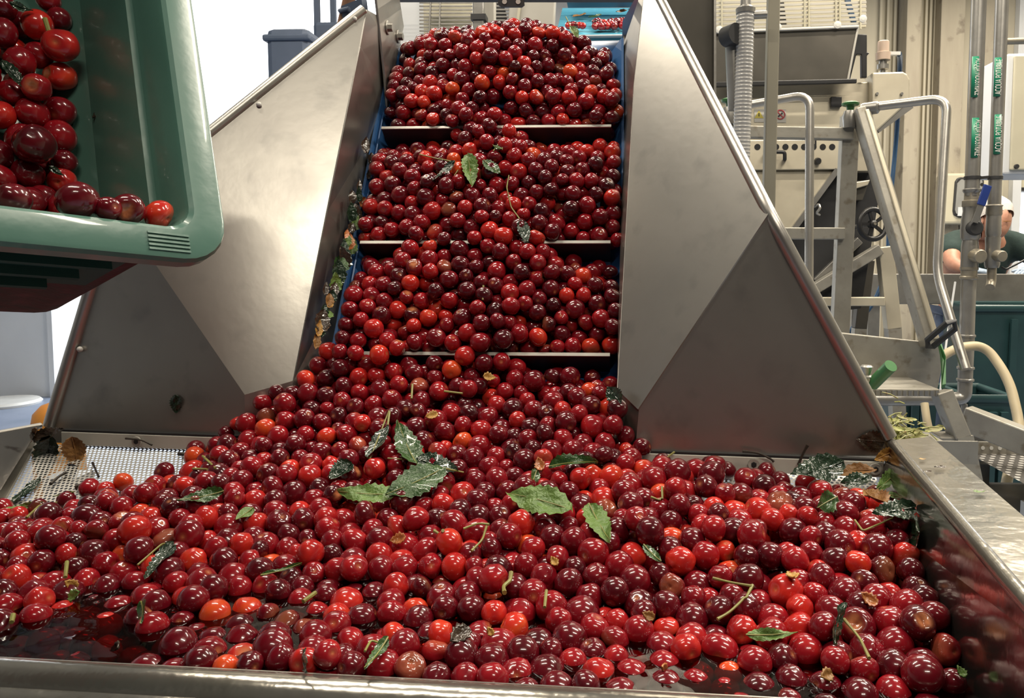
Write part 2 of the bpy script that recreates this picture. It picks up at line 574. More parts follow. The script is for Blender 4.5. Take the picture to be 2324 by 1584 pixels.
# outside: pale yard running away from the doors
struct(MB().box((-30, YB + 0.15, -0.12), (30, 40, -0.02)).build('ground_outside', 'apron'))

# sliding leaf of the small door, half raised
t = thing('sectional_door', 'beige sectional door panel raised above the small bright doorway', 'door', (P(2300, 300, YB - 0.1).x, YB - 0.1, D2Z))
for k in range(3):
    z0 = D2Z + 0.02 + k * 0.62
    MB().box((D2X0 + 0.04, YB - 0.1, z0), (D2X1, YB - 0.06, z0 + 0.60)).build('door_panel', 'cream_paint', t, bevel=0.008)
MB().box((D2X0 - 0.02, YB - 0.13, 0.0), (D2X0 + 0.05, YB - 0.055, D2Z + 1.9)).build('guide_rail', 'wall_white', t)
MB().box((D2X0 + 0.05, YB - 0.115, D2Z - 0.0), (D2X1, YB - 0.055, D2Z + 0.03)).build('bottom_seal', 'dark_gap', t)

# ceiling lamps (fittings around the area lights; the first is added for the left wing plate)
for k, (lx, ly) in enumerate(LAMPS):
    t = thing('ceiling_lamp', 'long white strip lamp hung below the ceiling', 'lamp', (lx, ly, LAMPZ), 'strip lamps over the line')
    MB().box((lx - 0.77, ly - 0.10, LAMPZ + 0.012), (lx + 0.77, ly + 0.10, LAMPZ + 0.07)).build('housing', 'lamp_white', t, bevel=0.01)
    for sx_ in (-0.6, 0.6):
        MB().cyl((lx + sx_, ly, LAMPZ + 0.06), (lx + sx_, ly, ZT), 0.006, 8).build('hanger', 'tube', t)

# ================================================================== HOPPER TRAY
TH = math.radians(5.5)
E1 = V((math.cos(TH), -math.sin(TH), 0))
E2 = V((math.sin(TH), math.cos(TH), 0))
UP = V((0, 0, 1))
OB = V((-0.19, 0.915, 0))                      # middle of the tray's back line
ZBAR = PL(1000, 1024, OB, E2).z                # clamp bar on the back line
RC = PL(2024, 998, OB, E2)                     # back right corner of the rim
LC = PL(92, 966, OB, E2)                       # back left corner of the rim
ZR = RC.z                                      # level of the right rim
ZFR = HC - 0.283                               # level of the low front rim
RF = PZ(2324, 1345, ZR)                        # right rim where it leaves the picture
RDIR = (RF - RC).normalized()
FL0, FR0 = PZ(0, 1490, ZFR), PZ(1750, 1581, ZFR)
FDIR = (FR0 - FL0).normalized()


def isect(p, d, q, e):
    """2D meeting point of two lines in plan"""
    den = d.x * e.y - d.y * e.x
    k = ((q.x - p.x) * e.y - (q.y - p.y) * e.x) / den
    return V((p.x + d.x * k, p.y + d.y * k, p.z))


LDIR = (V((-0.10, -1.0, 0))).normalized()
LBASE = V((LC.x, LC.y, ZR))
RFRONT = isect(RC, RDIR, FL0, FDIR)            # right wall meets front wall
LFRONT = isect(LBASE, LDIR, FL0, FDIR)
RFRONT.z = ZFR
LFRONT.z = ZFR
SL = 0.36                                      # fall of the perforated floor towards the front
ZP0 = ZBAR - 0.010
PN = (UP + (-E2) * (-SL))                      # normal of the floor: z = ZP0 + SL * q
PN = V((-SL * E2.x, -SL * E2.y, 1)).normalized()
PO = V((OB.x, OB.y, ZP0))


def floor_z(x, y):
    return ZP0 + SL * ((x - OB.x) * E2.x + (y - OB.y) * E2.y)


hop = thing('feed_hopper', 'wide stainless steel feed hopper with folded wing plates, heaped full of cherries', 'hopper', (OB.x, OB.y - 0.2, 0))

# perforated floor sheet, in its own local axes so that the holes follow the sheet
me = bpy.data.meshes.new('perforated_floor')
o = bpy.data.objects.new('perforated_floor', me); COL.objects.link(o)
ux = E1
uy = PN.cross(ux).normalized()
R3 = Matrix((ux, uy, PN)).transposed()
hw = 0.56
fpts = []
for p in (LFRONT - V((0.02, 0, 0)), RFRONT + V((-0.016, 0, 0)), RC + V((-0.016, 0, 0)), LC):
    q = V((p.x, p.y, floor_z(p.x, p.y))) - PO
    fpts.append((q.dot(ux), q.dot(uy), 0))
me.from_pydata(fpts, [], [(0, 1, 2, 3)])
me.materials.append(M['perf'])
o.parent = hop
o.matrix_local = Matrix.Translation(PO - V(hop.location)) @ R3.to_4x4()
# dark pan underneath
pan = [V((p.x, p.y, floor_z(p.x, p.y) - 0.035)) for p in (LFRONT, RFRONT, RC + E1 * 0.01 - E2 * 0.06, LC - E1 * 0.01 - E2 * 0.06)]
MB().plate(pan, 0.004).build('drip_pan', 'dark_gap', hop)

# right wall, rim flange and rolled edge
zw = lambda p: floor_z(p.x, p.y) - 0.04
inn = V((-0.018, 0, 0))
rw = [RC, V((RFRONT.x, RFRONT.y, ZR)) + RDIR * 0.12, V((RFRONT.x, RFRONT.y, zw(RFRONT) - 0.03)) + inn + RDIR * 0.12, V((RC.x, RC.y, zw(RC))) + inn]
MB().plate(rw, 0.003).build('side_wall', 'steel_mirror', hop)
RO = (PZ(2112, 990, ZR) + E2 * 0.0)
RO2 = RO + (PZ(2312, 1162, ZR) - RO) * 1.9
fl = [RC + V((0, 0, 0.001)), RC + RDIR * 0.55, RO2, RO]
fl = [V((p.x, p.y, ZR)) for p in fl]
MB().plate(fl, 0.003).build('rim_flange', 'steel_wet', hop, bevel=0.0012)
ed = MB()
ed.tube([RC + V((0, 0, -0.004)), RC + RDIR * 0.55 + V((0, 0, -0.004))], 0.0058, 12)
ed.build('rolled_edge', 'steel_wet', hop)
lp = MB()
lp.plate([RO, RO2, RO2 - V((0, 0, 0.03)), RO - V((0, 0, 0.03))], 0.003)
lp.build('rim_lip', 'steel_wet', hop)

# left wall (leaning outwards) with its pale edge strip along the floor
lw_top0, lw_top1 = LC + V((0, 0, 0)), PL(-60, 994, V((LC.x, LC.y, LC.z)), V((0.05, 0, 1)).normalized())
lt_dir = (lw_top1 - lw_top0)
lw_top1 = lw_top0 + lt_dir.normalized() * 0.5
lb0, lb1 = PL(66, 1004, PO, PN), PL(-70, 1225, PO, PN)
lb1 = lb0 + (lb1 - lb0).normalized() * 0.5
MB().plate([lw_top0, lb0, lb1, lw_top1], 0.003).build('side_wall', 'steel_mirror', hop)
MB().tube([lw_top0, lw_top1], 0.004, 10).build('rolled_edge', 'tube', hop)
ls = MB()
off = V((0.012, 0.0, 0.004))
ls.plate([lb0 + V((0, 0, .003)), lb1 + V((0, 0, .003)), lb1 + off + V((.012, 0, 0)), lb0 + off], 0.003)
ls.build('edge_strip', 'aluminium', hop)
# front wall with a thick rolled rim
fdown = V((0, 0, -0.10))
fa, fb = LFRONT - FDIR * 0.05, RFRONT + FDIR * 0.05
MB().plate([fa, fb, fb + fdown, fa + fdown], 0.004).build('front_wall', 'steel', hop)
FN = V((FDIR.y, -FDIR.x, 0))                    # towards the camera
prof = [(0.004, 0.0), (-0.002, 0.0035), (-0.010, 0.004), (-0.018, 0.0), (-0.022, -0.006), (-0.028, -0.007), (-0.036, -0.011), (-0.042, -0.020), (-0.044, -0.034), (-0.044, -0.10)]
v, f = [], []
for p in (fa, fb):
    for a_, h_ in prof:
        v.append(p - FN * a_ + UP * (h_ - 0.003) + FN * 0.004 * 0)
n_ = len(prof)
for i in range(n_ - 1):
    f.append((i, i + 1, n_ + i + 1, n_ + i))
# profile runs towards the camera
v = []
for p in (fa, fb):
    for a_, h_ in prof:
        v.append(p + FN * (-a_) + UP * (h_ - 0.003))
rim = MB().add(v, f, True)
rim.build('front_rim', 'steel_wet', hop)

# back clamp bars with washers
bar = MB()


def backpt(px, z):
    r = ray(px, 1000)
    r = V((r.x, r.y, 0))
    k = (OB - V((0, 0, 0))).dot(E2) / r.dot(E2)
    return V((r.x * k, r.y * k, z))


for x0, x1 in ((150, 560), (1444, 2004)):
    a, b = backpt(x0, ZBAR), backpt(x1, ZBAR)
    a, b = a - E2 * 0.006, b - E2 * 0.006
    MB().bar(a, b, 0.0035, 0.0175).build('clamp_bar', 'bar_light', hop, bevel=0.0008)
    MB().bar(a + V((0, 0, 0.010)) + E2 * 0.004, b + V((0, 0, 0.010)) + E2 * 0.004, 0.010, 0.003).build('gasket', 'dark_gap', hop)
for px in (322, 1710, 1984):
    c = backpt(px, ZBAR + (0.001 if px > 400 else 0.0)) - E2 * 0.009
    w = MB().lathe(c, -E2, [(0, 0.0066), (0.0016, 0.0066), (0.0018, 0.0060)], 24).build('washer', 'bar_light', hop)
    MB().lathe(c - E2 * 0.0018, -E2, [(0, 0.0032), (0.0018, 0.0030)], 6).build('bolt', 'dark_gap', w) if False else MB().lathe(c - E2 * 0.0017, -E2, [(0, 0.0034), (0.0012, 0.0030)], 6).build('bolt', 'dark_gap', hop)

# folded wing plates: a triangle facing the tray, and a wing running back to the belt
LEAN = math.tan(math.radians(2))
NT = (E2 - UP * LEAN).normalized()
PT = V((OB.x, OB.y, ZBAR + 0.008))
T = lambda x, y: PL(x, y, PT, NT)
XLB, XRB = -0.380, 0.016                       # belt edges


def gold_y(py):                                # depth of the side-wall edge for a picture row
    a, b = PX_(815, 105, XLB - 0.015), PX_(665, 855, XLB - 0.015)
    pa, pb = project(a)[1], project(b)[1]
    k = (b.z - a.z) / (b.y - a.y)
    r = ray(1000, py)
    s = r.z / r.y
    return ((a.z - HC) - k * a.y) / (s - k)


tri_r = [T(1440, 1040), T(2018, 1034), T(2024, 998), T(1745, 488), T(1450, 930)]
MB().plate(tri_r, 0.002).build('triangle_plate', 'steel', hop)
tri_l = [T(105, 972), T(118, 1004), T(562, 1028), T(555, 895), T(265, 472)]
MB().plate(tri_l, 0.002).build('triangle_plate', 'steel', hop)
def wing(fold, bend, mid, px_pts):
    A, B, Cc = T(*fold), T(*bend), P(mid[0], mid[1], gold_y(mid[1]))
    n = (B - A).cross(Cc - A).normalized()
    return [A] + [PL(x, y, A, n) for x, y in px_pts] + [B]


WR = wing((1450, 930), (1745, 488), (1424, 500), ((1404, 885), (1441, 190), (1467, -45)))
WL = wing((555, 895), (265, 472), (740, 480), ((664, 864), (740, 480), (815, 105), (830, 22)))
ib_r, it_r, ib_l, it_l = WR[1], WR[3], WL[1], WL[4]
MB().plate(WR, 0.002).build('wing_plate', 'steel', hop)
MB().plate(WL, 0.002).build('wing_plate', 'steel', hop)
for W_p in (WR, WL):
    MB().plate([W_p[0], W_p[1], W_p[1] - UP * 0.11, W_p[0] - UP * 0.11], 0.002).build('skirt_plate', 'steel', hop)
tb = arc([T(2020, 993), T(1750, 492), it_r + (it_r - T(1745, 488)) * 0.0 + V((0.006, 0, 0))], 0.03)
MB().tube(tb, 0.0078, 16).build('edge_tube', 'tube', hop)
tb = arc([T(112, 966), T(260, 474), it_l + V((-0.004, 0, 0))], 0.03)
MB().tube(tb, 0.0078, 16).build('edge_tube', 'tube', hop)
nw = (WL[5] - WL[0]).cross(WL[2] - WL[0]).normalized()
for c in ((185, 792), (590, 238), (806, 44)):
    pp = T(*c) if c[1] > 500 else PL(c[0], c[1], WL[0], nw)
    MB().sphere(pp - V((0, 0.003, 0)), 0.0038, 12, 8).build('rivet', 'white', hop)
# legs and apron under the tray
for p in (LFRONT + V((0.05, 0.06, 0)), RFRONT + V((-0.06, 0.06, 0)), V((LC.x + 0.05, LC.y - 0.02, 0)), V((RC.x - 0.05, RC.y - 0.02, 0))):
    zt = floor_z(p.x, p.y) - 0.03
    MB().box((p.x - 0.02, p.y - 0.02, 0), (p.x + 0.02, p.y + 0.02, zt)).build('leg', 'steel', hop)

# ================================================================== BELT CONVEYOR
TAN = 1.6
AL = math.atan(TAN)
BT = V((0, math.cos(AL), math.sin(AL)))
BN = V((0, -math.sin(AL), math.cos(AL)))
B0 = V((0, 1.0, HC - 0.109))
XC = (XLB + XRB) / 2
CLH = 0.05


def belt_pt(u, s, w):
    return V((XC + u, 0, 0)) + B0 + BT * s + BN * (w - CLH)


def tip_s(px, py):
    p = PL(px, py, B0, BN)
    return (p - B0).dot(BT)


S_CL = [tip_s(1150, 287), tip_s(1150, 549), tip_s(1150, 803)]
S_CL = [9.0] + S_CL + [2 * S_CL[2] - S_CL[1]]
S_END = 0.578
S_LOW = -0.30
con = thing('belt_conveyor', 'steep blue belt conveyor with dark cleats carrying cherries upward', 'conveyor', (XC, 1.15, 0))
HWB = (XRB - XLB) / 2
path = [(S_LOW, 0.0), (S_END, 0.0)]
loop = [B0 + BT * s + BN * (w - CLH) for s, w in path]
RR = 0.07
cc = B0 + BT * S_END + BN * (-CLH - RR)
for k in range(1, 13):
    a = math.pi * k / 12
    loop.append(cc + BN * (RR * math.cos(a)) + BT * (RR * math.sin(a)))
loop.append(B0 + BT * S_LOW + BN * (-CLH - 2 * RR))
v = [p + V((XLB, 0, 0)) for p in loop] + [p + V((XRB, 0, 0)) for p in loop]
n_ = len(loop)
f = [(i, i + 1, n_ + i + 1, n_ + i) for i in range(n_ - 1)]
b_ = MB().add(v, f, True).build('belt', 'belt', con)
md = b_.modifiers.new('thick', 'SOLIDIFY'); md.thickness = 0.003
MB().cyl(cc + V((XLB, 0, 0)), cc + V((XRB, 0, 0)), RR - 0.006, 28).build('head_roller', 'tube', con)
CW = 0.178
for s in S_CL:
    if s > S_END - 0.01:
        continue
    c = MB()
    c.hexa([belt_pt(-CW, s - 0.002, 0), belt_pt(CW, s - 0.002, 0), belt_pt(CW, s + 0.002, 0), belt_pt(-CW, s + 0.002, 0),
            belt_pt(-CW, s - 0.002, CLH - 0.002), belt_pt(CW, s - 0.002, CLH - 0.002), belt_pt(CW, s + 0.002, CLH - 0.002), belt_pt(-CW, s + 0.002, CLH - 0.002)])
    c = c.build('cleat', 'cleat', con)
    e = MB()
    e.hexa([belt_pt(-CW, s - 0.0023, CLH - 0.002), belt_pt(CW, s - 0.0023, CLH - 0.002), belt_pt(CW, s + 0.0023, CLH - 0.002), belt_pt(-CW, s + 0.0023, CLH - 0.002),
            belt_pt(-CW, s - 0.0023, CLH), belt_pt(CW, s - 0.0023, CLH), belt_pt(CW, s + 0.0023, CLH), belt_pt(-CW, s + 0.0023, CLH)])
    eo = e.build('cleat_lit_edge', 'cleat_lit_edge', c)
    eo.location = V(con.location) * 0 
    # child of a child: builder already offset by the summed parent locations
# side walls of the trough
for side in (0, 1):
    x = XLB if side == 0 else XRB
    e = WL[1:5] if side == 0 else WR[1:4]
    ext = e[0] + (e[0] - e[1]).normalized() * 0.06
    edge = [ext] + list(e)
    m_ = MB()
    vv = []
    for p in edge:
        s_ = (V((0, p.y, p.z)) - B0).dot(BT)
        vv += [p, V((x, 0, 0)) + B0 + BT * s_ + BN * (-CLH + 0.002)]
    s_ = S_END + 0.04
    vv += [V((x, 0, 0)) + B0 + BT * s_ + BN * (-CLH + 0.03), V((x, 0, 0)) + B0 + BT * s_ + BN * (-CLH - 0.10)]
    k_ = len(vv) // 2
    m_.add(vv, [(2 * i, 2 * i + 1, 2 * i + 3, 2 * i + 2) for i in range(k_ - 1)])
    o = m_.build('side_wall', 'steel', con)
    o.modifiers.new('thick', 'SOLIDIFY').thickness = 0.002
    lo_ = [V((x, 0, 0)) + B0 + BT * a_ + BN * b_ for a_, b_ in ((S_LOW, -CLH + 0.002), (S_END + 0.04, -CLH + 0.002), (S_END + 0.05, -CLH - 0.16), (S_LOW, -CLH - 0.16))]
    MB().plate(lo_, 0.003, (1 if side == 0 else -1, 0, 0)).build('frame_plate', 'steel', con)
# inner ledge on the left wall on which leaf litter lodges
led = MB()
for s0, s1 in ((-0.12, 0.42),):
    a0, a1 = belt_pt(-HWB, s0, 0.012), belt_pt(-HWB, s1, 0.012)
    led.plate([a0, a1, a1 + BN * 0.018 - V((0.0, 0, 0)) + V((0.012, 0, 0)), a0 + BN * 0.018 + V((0.012, 0, 0))], 0.002)
led.build('seal_ledge', 'belt', con)
# blue seal strips along the belt edges
for sgn in (-1, 1):
    m_ = MB()
    q = HWB * sgn
    m_.hexa([belt_pt(q, S_LOW, 0.001), belt_pt(q - sgn * 0.020, S_LOW, 0.001), belt_pt(q - sgn * 0.020, S_END, 0.001), belt_pt(q, S_END, 0.001),
             belt_pt(q, S_LOW, 0.030), belt_pt(q - sgn * 0.004, S_LOW, 0.030), belt_pt(q - sgn * 0.004, S_END, 0.030), belt_pt(q, S_END, 0.030)])
    m_.build('edge_strip', 'belt', con)
# head plate with two bolts, at the upper left of the belt
xb = XLB + 0.012
hp = [PX_(x, y, xb) for x, y in ((852, -30), (903, -30), (917, 60), (902, 130), (882, 272), (874, 170))]
MB().plate(hp, 0.004, (1, 0, 0)).build('head_plate', 'steel', con, bevel=0.001)
for x, y in ((879, 63), (903, 83)):
    c = PX_(x, y, xb + 0.0005)
    MB().lathe(c, (1, 0, 0), [(0, 0.011), (0.002, 0.011), (0.0022, 0.010)], 24).build('washer', 'tube', con)
    MB().lathe(c + V((0.002, 0, 0)), (1, 0, 0), [(0, 0.0065), (0.007, 0.0065)], 6).build('bolt', 'steel', con)
# right head housing and crossbar over the belt
MB().plate([P(1470, -80, 1.38), P(1620, -80, 1.38), P(1620, 300, 1.38), P(1470, 300, 1.38)], 0.12, (0, -1, 0)).build('head_housing', 'dark_panel', con, bevel=0.002)
MB().bar(P(1622, -80, 1.375), P(1622, 296, 1.375), 0.004, 0.01, (0, 1, 0)).build('housing_edge', 'tube', con)
MB().bar(P(862, -8, 1.40), P(1480, -8, 1.40), 0.02, 0.014).build('cross_bar', 'dark_gap', con)
br = MB()
pplate(br, [(1131, -10), (1188, -10), (1190, 10), (1184, 15), (1136, 15), (1130, 10)], 1.39, 0.006)
brk = br.build('bracket', 'dark_gap', con)
for x in (1145, 1176):
    MB().lathe(P(x, 4, 1.3895), (0, -1, 0), [(0, 0.0042), (0.0006, 0.0042)], 20).build('bolt_hole', 'sticker', con)
# frame legs
for x in (XLB - 0.02, XRB + 0.02):
    p = B0 + BT * 0.5 + BN * (-0.25)
    MB().box((x - 0.02, p.y + 0.02, 0), (x + 0.02, p.y + 0.06, p.z)).build('leg', 'steel', con)
    MB().bar(V((x, p.y + 0.04, p.z)), V((x, 0, 0)) + B0 + BT * 0.55 + BN * (-0.12), 0.03, 0.03).build('strut', 'steel', con)

# ================================================================== CHERRIES
ZJ = ZFR - 0.008                               # juice level in the front of the tray
CR = 0.0121                                    # mean cherry radius

# ---- top surface of the heap in the tray: smooth surface through points on the heap
def dadj(px, d):
    return d - 0.05 * ((px - 1162) / FPX * d)


ctl = []
for px, py, d in ((400, 1300, .635), (1160, 1310, .64), (1900, 1330, .63), (700, 1380, .60), (1500, 1380, .605), (100, 1300, .625), (150, 1370, .60),
                  (1160, 1150, .76), (300, 1185, .71), (1850, 1190, .72), (700, 1150, .77), (1500, 1150, .75),
                  (1160, 1010, .86), (760, 1000, .87), (1400, 1010, .87), (1160, 890, .95), (740, 845, .965), (1390, 890, .94), (1000, 790, 1.0), (585, 885, .945), (640, 852, .96), (690, 790, .985)):
    ctl.append(P(px, py, dadj(px, d)))
# contact with the sloping sheet at the back
for px, py in ((60, 1150), (200, 1108), (330, 1078), (420, 1045), (1540, 1046), (1680, 1062), (1800, 1080), (1900, 1100), (2040, 1125)):
    q = PL(px, py, PO + PN * 0.016, PN)
    ctl.append(q)
for px, py, h in ((110, 1050, -.03), (230, 1045, -.028), (330, 1035, -.02), (420, 1015, -.012), (1640, 1040, -.004), (1750, 1048, -.014), (1880, 1056, -.02), (1990, 1058, -.02)):
    ctl.append(PL(px, py, PO + PN * h, PN))
# front: level with the juice
for px, py, h in ((80, 1385, .006), (260, 1405, .006), (-60, 1390, .008), (-60, 1450, -.002), (60, 1462, -.012), (180, 1455, -.014), (320, 1468, -.010), (450, 1470, .004), (800, 1500, .012), (1300, 1525, .000), (1500, 1530, -.003), (1700, 1555, -.003), (2150, 1560, .006), (2260, 1584, .008)):
    ctl.append(PZ(px, py, ZJ + h))
C = np.array([[p.x, p.y, p.z] for p in ctl])


def tps_k(r):
    return np.where(r > 1e-9, r * r * np.log(np.maximum(r, 1e-9)), 0.0)


nC = len(C)
K = tps_k(np.linalg.norm(C[:, None, :2] - C[None, :, :2], axis=2)) + np.eye(nC) * 2e-4
Pm = np.c_[np.ones(nC), C[:, :2]]
A_ = np.zeros((nC + 3, nC + 3)); A_[:nC, :nC] = K; A_[:nC, nC:] = Pm; A_[nC:, :nC] = Pm.T
W_ = np.linalg.solve(A_, np.r_[C[:, 2], 0, 0, 0])


def heap(x, y):
    x, y = np.atleast_1d(np.asarray(x, float)), np.atleast_1d(np.asarray(y, float))
    r = np.sqrt((x[:, None] - C[None, :, 0]) ** 2 + (y[:, None] - C[None, :, 1]) ** 2)
    return tps_k(r) @ W_[:nC] + W_[nC] + W_[nC + 1] * x + W_[nC + 2] * y


def relax(pos, rad, clamp, it=70, push=0.5):
    """push overlapping spheres apart, keeping them inside the clamped region"""
    n = len(pos)
    for k in range(it):
        if k % 6 == 0:
            order = np.argsort(pos[:, 0])
            xs = pos[order, 0]
            I, J = [], []
            hi = np.searchsorted(xs, xs + 0.036)
            for a in range(n):
                b = hi[a]
                if b > a + 1:
                    cand = order[a + 1:b]
                    dd = pos[cand] - pos[order[a]]
                    m = (np.abs(dd[:, 1]) < 0.036) & (np.abs(dd[:, 2]) < 0.036)
                    c = cand[m]
                    I.append(np.full(len(c), order[a])); J.append(c)
            I = np.concatenate(I); J = np.concatenate(J)
        d = pos[J] - pos[I]
        L = np.linalg.norm(d, axis=1) + 1e-9
        ov = (rad[I] + rad[J]) * 0.985 - L
        m = ov > 0
        mv = d[m] / L[m, None] * (ov[m] * push)[:, None] * 0.5
        acc = np.zeros_like(pos)
        np.add.at(acc, I[m], -mv); np.add.at(acc, J[m], mv)
        pos = clamp(pos + acc, rad)
    return pos


E1a, E2a, OBa = np.array(E1)[:2], np.array(E2)[:2], np.array(OB)[:2]
RCn, RDn = np.array(RC)[:2], np.array(RDIR)[:2]
LBn, LDn = np.array(lb0)[:2], np.array((lb1 - lb0).normalized())[:2]
FPn, FDn = np.array(FL0)[:2], np.array(FDIR)[:2]


def side_push(p2, a, d, sign, r):
    """keep points on one side of a line in plan"""
    nn = np.array([-d[1], d[0]]) * sign
    nn = nn / np.linalg.norm(nn)
    dist = (p2 - a) @ nn
    fix = np.maximum(0, r - dist)
    return p2 + fix[:, None] * nn


def clamp_tray(p, r):
    p = p.copy()
    xy = p[:, :2]
    xy = side_push(xy, RCn - np.array([.016, 0]), RDn, -1, r)       # right wall
    xy = side_push(xy, LBn, LDn, 1, r)                              # left wall
    xy = side_push(xy, FPn, FDn, 1, r + 0.004)                      # front wall
    q = (xy - OBa) @ E2a
    xlo = -0.452 + np.clip(q / 0.07, 0, 1) * 0.068
    wing = ((xy[:, 0] < -0.455) | (xy[:, 0] > XRB + 0.016)) & (q > -r - 0.006)
    xy = np.where(wing[:, None], xy - ((q + r + 0.006) * wing)[:, None] * E2a, xy)
    inb = ~wing & (q > -0.01)
    xy[:, 0] = np.where(inb, np.clip(xy[:, 0], xlo + r, XRB + 0.01 - r), xy[:, 0])
    xy[:, 1] = np.minimum(xy[:, 1], 1.0)
    p[:, :2] = xy
    H = heap(xy[:, 0], xy[:, 1])
    fz = ZP0 + SL * ((xy - OBa) @ E2a)
    top = H - r * 0.75 + topn * r
    lo = np.maximum(fz + r, H - 5.2 * r)
    lo = np.minimum(lo, top - 0.001)
    p[:, 2] = np.clip(p[:, 2], lo, np.maximum(top, lo))
    return p


NT_ = 2750
pp = np.zeros((NT_, 3))
uu, qq = RNG.uniform(-0.54, 0.50, NT_), RNG.uniform(-0.47, 0.08, NT_)
pp[:, 0] = OBa[0] + uu * E1a[0] + qq * E2a[0]
pp[:, 1] = OBa[1] + uu * E1a[1] + qq * E2a[1]
rr = np.clip(RNG.normal(CR, 0.0011, NT_), 0.0090, 0.0146)
topn = RNG.uniform(-0.35, 0.35, NT_) ** 3 * 8 * 0.9
topn = np.where(RNG.random(NT_) < 0.06, 0.9, topn)
pp[:, 2] = heap(pp[:, 0], pp[:, 1]) - RNG.uniform(0.2, 5.0, NT_) * CR
tray_pos = relax(pp, rr, clamp_tray, 80)
tray_rad = rr
# thin out what still overlaps badly or sits outside
H = heap(tray_pos[:, 0], tray_pos[:, 1])
fz_ = ZP0 + SL * ((tray_pos[:, :2] - OBa) @ E2a)
ok = H - fz_ > tray_rad * 1.15
tray_pos, tray_rad = tray_pos[ok], tray_rad[ok]


# ---- belt heap in belt coordinates (u across, s along, w off the belt)
def wtop(u, s):
    w = 0.058 + 0.010 * np.sin(u * 31 + s * 17) * np.sin(s * 26 + 1.3) + 0.012 * np.exp(-(u / 0.09) ** 2)
    for sc in S_CL[1:4]:
        dn = sc - s
        near = np.where((dn > 0) & (dn < 0.11), np.exp(-(dn / 0.045) ** 2), 0)
        if sc == S_CL[1]:
            edge = np.clip((np.abs(u + 0.005) - 0.035) / 0.04, 0, 1)
        elif sc == S_CL[2]:
            edge = np.clip((np.abs(u + 0.012) - 0.085) / 0.04, 0, 1)
        else:
            edge = np.clip((u - 0.03) / 0.04, 0, 1)
        w = w - 0.050 * near * edge
        up_ = np.where((dn <= 0) & (dn > -0.04), 1.0, 0)
        w = w - 0.010 * up_ * edge
    # crest at the head of the belt
    hump = np.clip((s - (S_END - 0.16)) / 0.12, 0, 1)
    w = w + 0.004 * hump * np.exp(-((u - 0.01) / 0.12) ** 2)
    w = w - 0.9 * np.clip(s - S_END + 0.02, 0, 1) - 0.05 * np.clip((np.abs(u + 0.01) - 0.11) / 0.08, 0, 1) * hump
    return w


def clamp_belt(p, r):
    p = p.copy()
    p[:, 0] = np.clip(p[:, 0], -HWB + 0.014 + r, HWB - 0.006 - r)
    p[:, 1] = np.clip(p[:, 1], -0.10, S_END + 0.045)
    for sc in S_CL:
        m = np.abs(p[:, 1] - sc) < r * 0.9
        m &= (p[:, 2] < CLH)
        p[:, 1] = np.where(m, sc + np.where(p[:, 1] >= sc, 1, -1) * r * 0.92, p[:, 1])
    top = wtop(p[:, 0], p[:, 1]) - r * 0.6 + topb * r
    lo = np.full(len(p), 0.0) + r + 0.003
    p[:, 2] = np.clip(p[:, 2], np.minimum(lo, np.maximum(top, r + 0.003)), np.maximum(top, r + 0.003))
    return p


NB = 1400
pb = np.zeros((NB, 3))
pb[:, 0] = RNG.uniform(-HWB, HWB, NB)
pb[:, 1] = RNG.uniform(-0.10, S_END + 0.04, NB)
rb = np.clip(RNG.normal(CR, 0.0009, NB), 0.0090, 0.0132)
topb = RNG.uniform(-0.35, 0.35, NB) ** 3 * 8
pb[:, 2] = RNG.uniform(0.2, 1.0, NB) * wtop(pb[:, 0], pb[:, 1])
pb = relax(pb, rb, clamp_belt, 80)
ok = wtop(pb[:, 0], pb[:, 1]) > 0.012
pb, rb = pb[ok], rb[ok]
BTa, BNa, B0a = np.array(BT), np.array(BN), np.array(B0)
belt_pos = np.array([[XC, 0, 0]]) + pb[:, :1] * np.array([[1, 0, 0]]) + B0a + pb[:, 1:2] * BTa + (pb[:, 2:3] - CLH) * BNa

allp = np.r_[tray_pos, belt_pos]
allr = np.r_[tray_rad, rb]
isb = np.r_[np.zeros(len(tray_pos), bool), np.ones(len(belt_pos), bool)]
# drop belt cherries that fall inside tray cherries, and heavily overlapping ones
keep = np.ones(len(allp), bool)
idx = np.arange(len(allp))
order = np.argsort(isb, kind='stable')
xs_sorted = np.argsort(allp[:, 0])
xsv = allp[xs_sorted, 0]
for a in order[::-1]:
    lo_i = np.searchsorted(xsv, allp[a, 0] - 0.027); hi_i = np.searchsorted(xsv, allp[a, 0] + 0.027)
    c = xs_sorted[lo_i:hi_i]
    c = c[(c != a) & keep[c]]
    d = np.linalg.norm(allp[c] - allp[a], axis=1)
    if np.any(d < (allr[c] + allr[a]) * 0.70):
        keep[a] = False
allp, allr, isb = allp[keep], allr[keep], isb[keep]

# ---- settle the cherries against the sheet metal: none may pass through a plate, cleat, strip or the belt
from mathutils.bvhtree import BVHTree
bpy.context.view_layer.update()
dg_ = bpy.context.evaluated_depsgraph_get()
bv, bf = [], []
SOLID = ('perforated_floor', 'clamp_bar', 'gasket', 'edge_strip', 'side_wall', 'skirt_plate', 'triangle_plate', 'wing_plate', 'belt', 'cleat', 'cleat_lit_edge', 'seal_ledge', 'frame_plate', 'front_wall', 'front_rim', 'washer', 'bolt', 'head_plate')
for o in list(hop.children_recursive) + list(con.children_recursive):
    if o.type == 'MESH' and o.name.split('.')[0] in SOLID:
        ev = o.evaluated_get(dg_)
        me_ = ev.to_mesh()
        k0 = len(bv)
        bv += [o.matrix_world @ v_.co for v_ in me_.vertices]
        bf += [tuple(i + k0 for i in p_.vertices) for p_ in me_.polygons]
        ev.to_mesh_clear()
METAL = BVHTree.FromPolygons(bv, bf)
PNa, POa = np.array(PN), np.array(PO)


